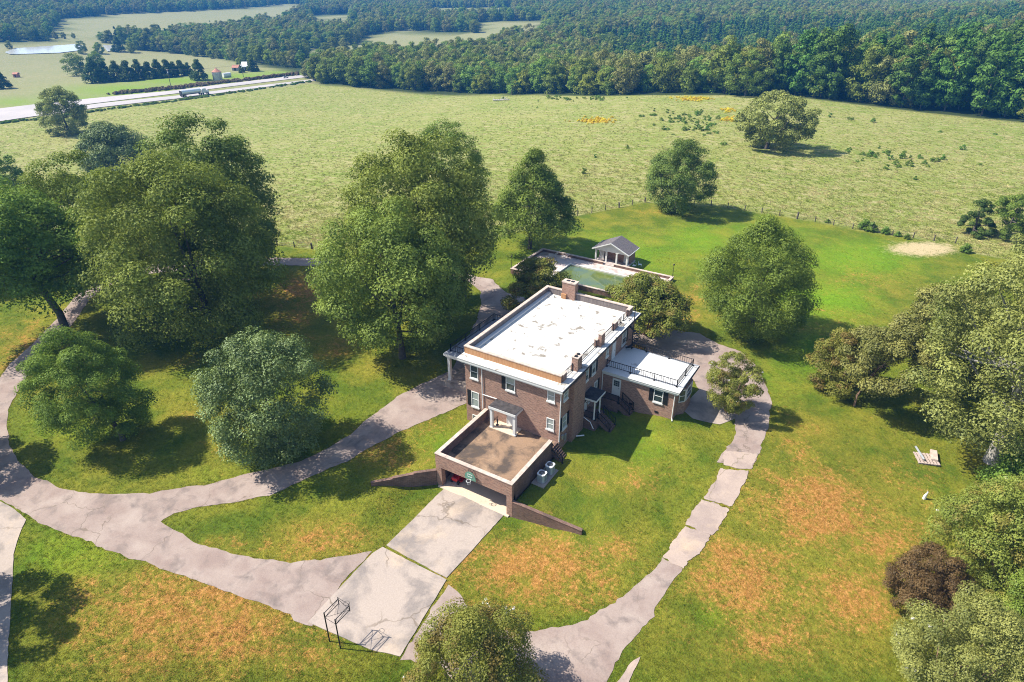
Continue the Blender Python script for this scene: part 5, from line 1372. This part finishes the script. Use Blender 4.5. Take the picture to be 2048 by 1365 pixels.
# --- wire fences with single posts
MAT['wire'] = simple('fence_wire', (.12, .11, .10), .6, .5, .1)
POST = MB().box(-.07, .07, -.07, .07, -.3, 1.15).mesh('post', MAT['wood_post'])
def wire_fence(px, gap, label, start=0):
    W = wpoly(px); seg = np.linalg.norm(np.diff(W, axis=0), axis=1); cum = np.concatenate([[0], np.cumsum(seg)])
    n = int(cum[-1] / gap); t = np.linspace(0, cum[-1], n + 1); x = np.interp(t, cum, W[:, 0]); y = np.interp(t, cum, W[:, 1]); z = H(x, y)
    o = empty('wire_fence', (0, 0, 0), label, 'fence')
    for i in range(n + 1):
        q = bpy.data.objects.new('post', POST); COL.objects.link(q); q.parent = o; q.location = (x[i], y[i], z[i]); s = random.uniform(.85, 1.15); big = 1.8 if i % 9 == 0 else 1
        q.scale = (big, big, s * (1.12 if big > 1 else 1)); q.rotation_euler = (random.uniform(-.05, .05), random.uniform(-.05, .05), random.uniform(0, 1))
    for hgt in (.35, .7, 1.05):
        MB().tube([(x[i], y[i], z[i] + hgt) for i in range(n + 1)], .012, 3, False).build('wire', MAT['wire'], o)
wire_fence([(985, 478), (1145, 434), (1290, 405)], 3.4, 'wire fence with thin posts left of the oval tree')
wire_fence([(1290, 405), (1430, 413), (1560, 432), (1650, 448), (1725, 462), (1815, 476), (1910, 487)], 3.4, 'wire fence with thin posts running right from the oval tree')
wire_fence([(300, 490), (555, 492), (660, 502)], 3.4, 'short stretch of wire fence between the big left oaks and the tall oaks')

# --- highway traffic and farm buildings
pT = spot(418, 189); pB = spot(362, 196)
dv = pT - pB; rzT = math.atan2(dv[1], dv[0]); LT = 17.0
tk = empty('tanker_truck', tuple((pT + pB) / 2 + (0, 0, .3)), 'white tractor with long silver tank trailer on the near lane of the highway', 'truck', None, rzT)
MAT['tank'] = simple('polished_tank', (.66, .70, .72), .3, .3, .05)
S = np.linalg.norm(dv[:2]) / LT
tk.scale = (S, S, S)
m_ = MB(); m_.tube([(-8.0, 0, 2.45), (-7.8, 0, 2.45), (3.6, 0, 2.45), (3.9, 0, 2.45)], [.9, 1.2, 1.2, .8], 18); m_.build('tank', MAT['tank'], tk)
MB().box(-7.9, 3.4, -.5, .5, .95, 1.2).build('trailer_frame', MAT['black'], tk)
bevel(MB().box(4.3, 6.6, -1.2, 1.2, .9, 3.4).build('cab', MAT['white'], tk), .15); bevel(MB().box(6.603, 8.4, -1.0, 1.0, .8, 2.2).build('hood', MAT['white'], tk), .2)
MB().box(6.0, 6.63, -1.05, 1.05, 2.3, 3.1).build('windshield', MAT['glass'], tk)
MB().box(-8.3, -8.05, -1.2, 1.2, .5, 3.4).build('rear_rack', MAT['black'], tk)
for x in (-7.3, -6.0, 3.3, 4.6, 7.6):
    for y in (-1.1, 1.1): MB().tube([(x, y - .15, .5), (x, y + .15, .5)], .5, 14).build('wheel', MAT['rubber'], tk)
pc = spot(571, 157)
cr = empty('car', tuple(pc + (0, 0, .25)), 'small white car with dark windows on the far lane of the highway', 'car', None, rzT + .05)
cr.scale = (.8, .8, .8)
bevel(MB().box(-2.3, 2.3, -.9, .9, .3, .95).build('body', MAT['white'], cr), .15); bevel(MB().box(-1.6, 1.0, -.8, .8, .953, 1.5).build('cabin', MAT['glass'], cr), .2)
for x in (-1.4, 1.5):
    for y in (-.85, .85): MB().tube([(x, y - .1, .33), (x, y + .1, .33)], .33, 12).build('wheel', MAT['rubber'], cr)
def sz(u, v, px): return px * depth(spot(u, v)) / FPX
p = spot(436, 160); r = sz(436, 160, 9); hh = row_height(p[0], p[1], 144) - p[2]
gb = empty('grain_bin', tuple(p), 'round silver grain bin with rusty cone roof beside the cedar row', 'grain bin')
MB().lathe((0, 0, -1), [(r, 0), (r, hh + 1)], 24).build('wall', MAT['steel'], gb)
m_ = MB(); m_.lathe((0, 0, hh + .01), [(r * 1.06, 0), (r * .2, r * .62), (r * .12, r * .7), (r * .05, r * .85)], 24); m_.build('roof', MAT['rust'], gb)
p = spot(454, 155); r = sz(454, 155, 4.4)
o = empty('storage_tank', tuple(p), 'white half round storage tank lying right of the grain bin', 'tank', None, rzT)
MB().tube([(-r * 1.8, 0, r), (r * 1.8, 0, r)], r, 16).build('shell', MAT['white'], o); MB().box(-r * 1.6, r * 1.6, -r * .6, r * .6, -.6, r * .3).build('cradle', MAT['steel'], o)
def shed(u, v, wpx, dm, hm, rise, mats, label, rz=0.0, cat='barn'):
    p = spot(u, v); w = sz(u, v, wpx) / 2
    o = empty('barn', tuple(p), label, cat, None, rz)
    MB().box(-w, w, -dm / 2, dm / 2, -1, hm).build('wall', mats[0], o)
    for s in (-1, 1):
        V = [(-w - .3, s * (dm / 2 + .5), hm - .3), (w + .3, s * (dm / 2 + .5), hm - .3), (w + .3, 0, hm + rise), (-w - .3, 0, hm + rise)]; V += [(a, b, c + .15) for a, b, c in V]
        F = [(3, 2, 1, 0), (4, 5, 6, 7), (0, 1, 5, 4), (1, 2, 6, 5), (2, 3, 7, 6), (3, 0, 4, 7)]
        if s > 0: F = [tuple(reversed(f)) for f in F]
        MB().add(V, F).build('roof', mats[1], o)
    m_ = MB()
    for s in (-1, 1): m_.add([(s * w, -dm / 2, hm), (s * w, dm / 2, hm), (s * w, 0, hm + rise)], [(0, 1, 2) if s > 0 else (2, 1, 0)])
    m_.box(-w * .3, w * .3, -dm / 2 - .05, -dm / 2 + .01, -.5, hm * .75)
    m_.build('door', MAT['black'], o)
    return o
MAT['tin'] = simple('pale_metal_roof', (.62, .64, .66), .4, .2, .08, 1)
MAT['barn_wall'] = simple('grey_barn_boards', (.30, .30, .30), .9, 0, .2, 2)
shed(497, 141, 20, 7, 3.0, 2.4, (MAT['barn_wall'], MAT['tin']), 'grey barn with pale metal roof beyond the grain bin', R_(31))
shed(474, 141, 12, 6, 2.2, 1.2, (MAT['barn_wall'], MAT['rust']), 'low shed with rusty roof left of the barn', R_(31), 'shed')
shed(34, 155, 8, 3.5, 2.4, .6, (MAT['rust'], MAT['rust']), 'tiny rusty hut in the field at the far left', R_(40), 'hut')
shed(704, 74, 14, 9, 3.0, 1.5, (MAT['white'], MAT['tin']), 'distant white farm building among trees left of the far field', R_(20), 'farm building')
shed(1826, 38, 22, 16, 6.0, 2.0, (MAT['white'], MAT['tin']), 'distant white building above the pine wood at the right', R_(25), 'building')
def power_pole(u, v, top, label):
    p = spot(u, v); hh = row_height(p[0], p[1], top) - p[2]
    o = empty('power_pole', tuple(p), label, 'utility pole')
    MB().tube([(0, 0, -1), (0, 0, hh)], [.2, .14], 6).build('pole', MAT['wood_post'], o)
    a = rzT + math.pi / 2
    MB().tube([(-1.3 * math.cos(a), -1.3 * math.sin(a), hh - .6), (1.3 * math.cos(a), 1.3 * math.sin(a), hh - .6)], .1, 4).build('crossarm', MAT['coping'], o)
    MB().tube([(.35, -.2, hh - 2.4), (.35, -.2, hh - 1.5)], .28, 10).build('transformer', MAT['tin'], o)
    return p + (0, 0, hh)
a1 = power_pole(343, 178, 138, 'wooden power pole with transformer beside the tanker truck'); a2 = power_pole(487, 155, 128, 'wooden power pole in front of the barn')
def wires(a, c):
    o = empty('power_line', (0, 0, 0), 'thin overhead wires between the two highway power poles', 'power line')
    for k in (-1, 0, 1):
        P = [a + (c - a) * t + np.array([k * .9 * math.cos(rzT + 1.57), k * .9 * math.sin(rzT + 1.57), -.5 - 3.2 * 4 * t * (1 - t) / 4]) for t in np.linspace(0, 1, 13)]
        MB().tube(P, .02, 3, False).build('wire', MAT['wire'], o)
wires(a1, a2)
# fallen bleached tree in the pasture
p = spot(1002, 203)
MAT['driftwood'] = simple('bleached_wood', (.50, .46, .42), .9, 0, .2, 1)
m_ = MB(); rg = np.random.default_rng(3)
m_.tube([(-4, 0, .5), (0, .6, .5), (4.5, 0, .9)], [.42, .35, .12], 7)
for k in range(16):
    s = np.array([rg.uniform(-3.5, 3.8), .3, .6]); e = s + np.array([rg.uniform(-2, 2), rg.uniform(-2.2, 2.2), rg.uniform(.1, 1.9)]); m_.tube([s, (s + e) / 2 + rg.normal(0, .2, 3), e], [.14, .09, .03], 4)
o = m_.build('fallen_tree', MAT['driftwood'], None, tuple(p)); o.rotation_euler = (0, 0, .5); tag(o, 'bleached fallen tree lying in the pasture near the wood edge', 'fallen tree')
p = spot(1024, 190); m_ = MB(); hh = row_height(p[0], p[1], 158) - p[2]; m_.tube([(0, 0, -1), (0, 0, hh)], [.3, .1], 5); m_.tube([(0, 0, hh * .6), (1, .3, hh * .85)], [.12, .04], 4); m_.tube([(0, 0, hh * .7), (-.8, .3, hh * .95)], [.1, .03], 4)
tag(m_.build('dead_tree', MAT['bark'], None, tuple(p)), 'bare dead trunk standing before the wood edge above the fallen tree', 'dead tree')

# ------------------------------------------------------------------ grass relief
def tuft(seed, n, h, r, mat, wdt=.03):
    rg = np.random.default_rng(seed); V = []; F = []
    for i in range(n):
        a = rg.uniform(0, 6.28); d = rg.uniform(0, r); b = np.array([math.cos(a) * d, math.sin(a) * d, -.02]); ln = rg.uniform(.5, 1) * h
        lean = np.array([math.cos(a), math.sin(a), 0]) * ln * rg.uniform(.2, .9); s = np.array([-math.sin(a), math.cos(a), 0]) * wdt
        k = len(V); V += [b - s, b + s, b + lean + (0, 0, ln)]; F.append((k, k + 1, k + 2))
    return np_mesh('tuft', np.array(V), np.array(F), [mat])
def grass_mat(name, a, c, fine=.9):
    m, nt, out = new_mat(name); b = NB(nt)
    oi = b.n('ShaderNodeObjectInfo')
    f = b.noise(oi.outputs['Location'], .25, 4, .65)
    col = b.mix(b.ramp(f, .4, .62), a, c)
    hsv = b.n('ShaderNodeHueSaturation'); b.l(col, hsv.inputs['Color']); b.l(b.math('ADD', b.math('MULTIPLY', oi.outputs['Random'], .5), .75), hsv.inputs['Value'])
    d = b.n('ShaderNodeBsdfDiffuse'); b.l(hsv.outputs[0], d.inputs[0]); t = b.n('ShaderNodeBsdfTranslucent'); b.l(hsv.outputs[0], t.inputs[0])
    m1 = b.n('ShaderNodeMixShader'); m1.inputs[0].default_value = .3; b.l(d.outputs[0], m1.inputs[1]); b.l(t.outputs[0], m1.inputs[2]); b.l(m1.outputs[0], out.inputs[0])
    return m
GL = grass_mat('lawn_tufts', (.115, .185, .015), (.23, .235, .03)); GB = grass_mat('dry_tufts', (.46, .22, .08), (.34, .24, .05)); GP = grass_mat('pasture_tufts', (.27, .32, .06), (.50, .43, .20))
PAVED = [o for o in bpy.data.objects if o.name.split('.')[0] in ('driveway', 'path', 'slab')]
def paved_mask(x, y):
    """true where a paved sheet covers the point"""
    from mathutils.bvhtree import BVHTree
    V = []; F = []
    for o in PAVED:
        k = len(V); V += [v.co.copy() for v in o.data.vertices]; F += [tuple(i + k for i in p.vertices) for p in o.data.polygons if abs(p.normal.z) > .5]
    t = BVHTree.FromPolygons(V, F)
    out = np.zeros(len(x), bool); d = Vector((0, 0, -1))
    for i in range(len(x)): out[i] = t.ray_cast(Vector((x[i], y[i], 50)), d)[0] is not None
    return out
rgG = np.random.default_rng(77)
n = 90000
# denser near the camera
uu_ = rgG.uniform(-40, 2090, n * 2); vv_ = 1400 - 900 * rgG.random(n * 2) ** 1.35
Dn = FWD[None] + RGT[None] * ((uu_ - 1024) / FPX)[:, None] + UPV[None] * ((682.5 - vv_) / FPX)[:, None]
tt_ = (-1.8 - CAM_POS[2]) / Dn[:, 2]; gx_ = CAM_POS[0] + Dn[:, 0] * tt_; gy_ = CAM_POS[1] + Dn[:, 1] * tt_
ok = (poly_sd(LAWN_W, gx_, gy_) > .3) & ~((gx_ > -12) & (gx_ < 9.2) & (gy_ > -9.5) & (gy_ < 19)) & ~((gx_ > -29) & (gx_ < -4) & (gy_ > 36.5) & (gy_ < 52)) & ~((gx_ > -17.5) & (gx_ < -11) & (gy_ > 3.5) & (gy_ < 15.2)) & (np.hypot(gx_, gy_) < 110)
gx_, gy_ = gx_[ok][:n], gy_[ok][:n]
edge_pts = []
for nm_, oo in ((p_, c_) for p_, c_ in ((wpoly(LOOP), 1), (wpoly(ISLAND), 1), (wpoly(E1), 1), (wpoly(E2), 1))):
    edge_pts.append(ring_pts(nm_, .10, .0, rgG))
for s_ in slabs: edge_pts.append(ring_pts(wpoly(s_), .08, 0, rgG))
edge_pts = np.concatenate(edge_pts); edge_pts = edge_pts[(np.hypot(edge_pts[:, 0], edge_pts[:, 1]) < 75)]; edge_pts = edge_pts + rgG.normal(0, .16, edge_pts.shape)
n_lawn = len(gx_); gx_ = np.concatenate([gx_, edge_pts[:, 0]]); gy_ = np.concatenate([gy_, edge_pts[:, 1]])
pm = ~paved_mask(gx_, gy_); pm[n_lawn:] |= rgG.random(len(gx_) - n_lawn) < .12; is_edge = (np.arange(len(gx_)) >= n_lawn)[pm]; gx_, gy_ = gx_[pm], gy_[pm]
dryv = blobs(DRY, gx_, gy_)
idx_ = np.where(rgG.random(len(gx_)) < np.clip(np.where(is_edge, .55, dryv * .75), 0.02, .75), 2 + rgG.integers(0, 2, len(gx_)), rgG.integers(0, 2, len(gx_)))
scatter('lawn_grass', np.column_stack([gx_, gy_, H(gx_, gy_)]), rgG.uniform(.45, 1.0, len(gx_)), idx_, [tuft(1, 14, .10, .22, GL), tuft(2, 12, .12, .18, GL), tuft(3, 12, .08, .2, GB), tuft(4, 12, .08, .25, GB)], 'mown lawn grass round the house', 'grass')
n = 60000
uu_ = rgG.uniform(-40, 2090, n * 2); vv_ = rgG.uniform(168, 520, n * 2)
Dn = FWD[None] + RGT[None] * ((uu_ - 1024) / FPX)[:, None] + UPV[None] * ((682.5 - vv_) / FPX)[:, None]
tt_ = np.full(len(uu_), 100.0)
for _ in range(8):
    gx_ = CAM_POS[0] + Dn[:, 0] * tt_; gy_ = CAM_POS[1] + Dn[:, 1] * tt_; tt_ = (H(gx_, gy_) - CAM_POS[2]) / Dn[:, 2]
gx_ = CAM_POS[0] + Dn[:, 0] * tt_; gy_ = CAM_POS[1] + Dn[:, 1] * tt_
ok = (poly_sd(PAST_W, gx_, gy_) > .5) & (poly_sd(LAWN_W, gx_, gy_) < -.3)
gx_, gy_ = gx_[ok][:n], gy_[ok][:n]
scatter('pasture_grass', np.column_stack([gx_, gy_, H(gx_, gy_)]), rgG.uniform(.5, 1.4, len(gx_)), rgG.integers(0, 2, len(gx_)), [tuft(5, 16, .22, .45, GP, .07), tuft(6, 16, .18, .5, GP, .07)], 'tall tufted grass of the pasture', 'grass')

# ------------------------------------------------------------------ haze
hz = MB().box(-2650, 1550, -170, 3050, -30, 75).build('haze', None)
hz['kind'] = 'stuff'
hm = bpy.data.materials.new('haze'); hm.use_nodes = True; hm.node_tree.nodes.clear()
ho = hm.node_tree.nodes.new('ShaderNodeOutputMaterial'); pv = hm.node_tree.nodes.new('ShaderNodeVolumePrincipled')
pv.inputs['Color'].default_value = (*HAZE_COLOR, 1); pv.inputs['Density'].default_value = HAZE_DENSITY; pv.inputs['Anisotropy'].default_value = .0
hm.node_tree.links.new(pv.outputs[0], ho.inputs['Volume'])
hz.data.materials.clear(); hz.data.materials.append(hm)
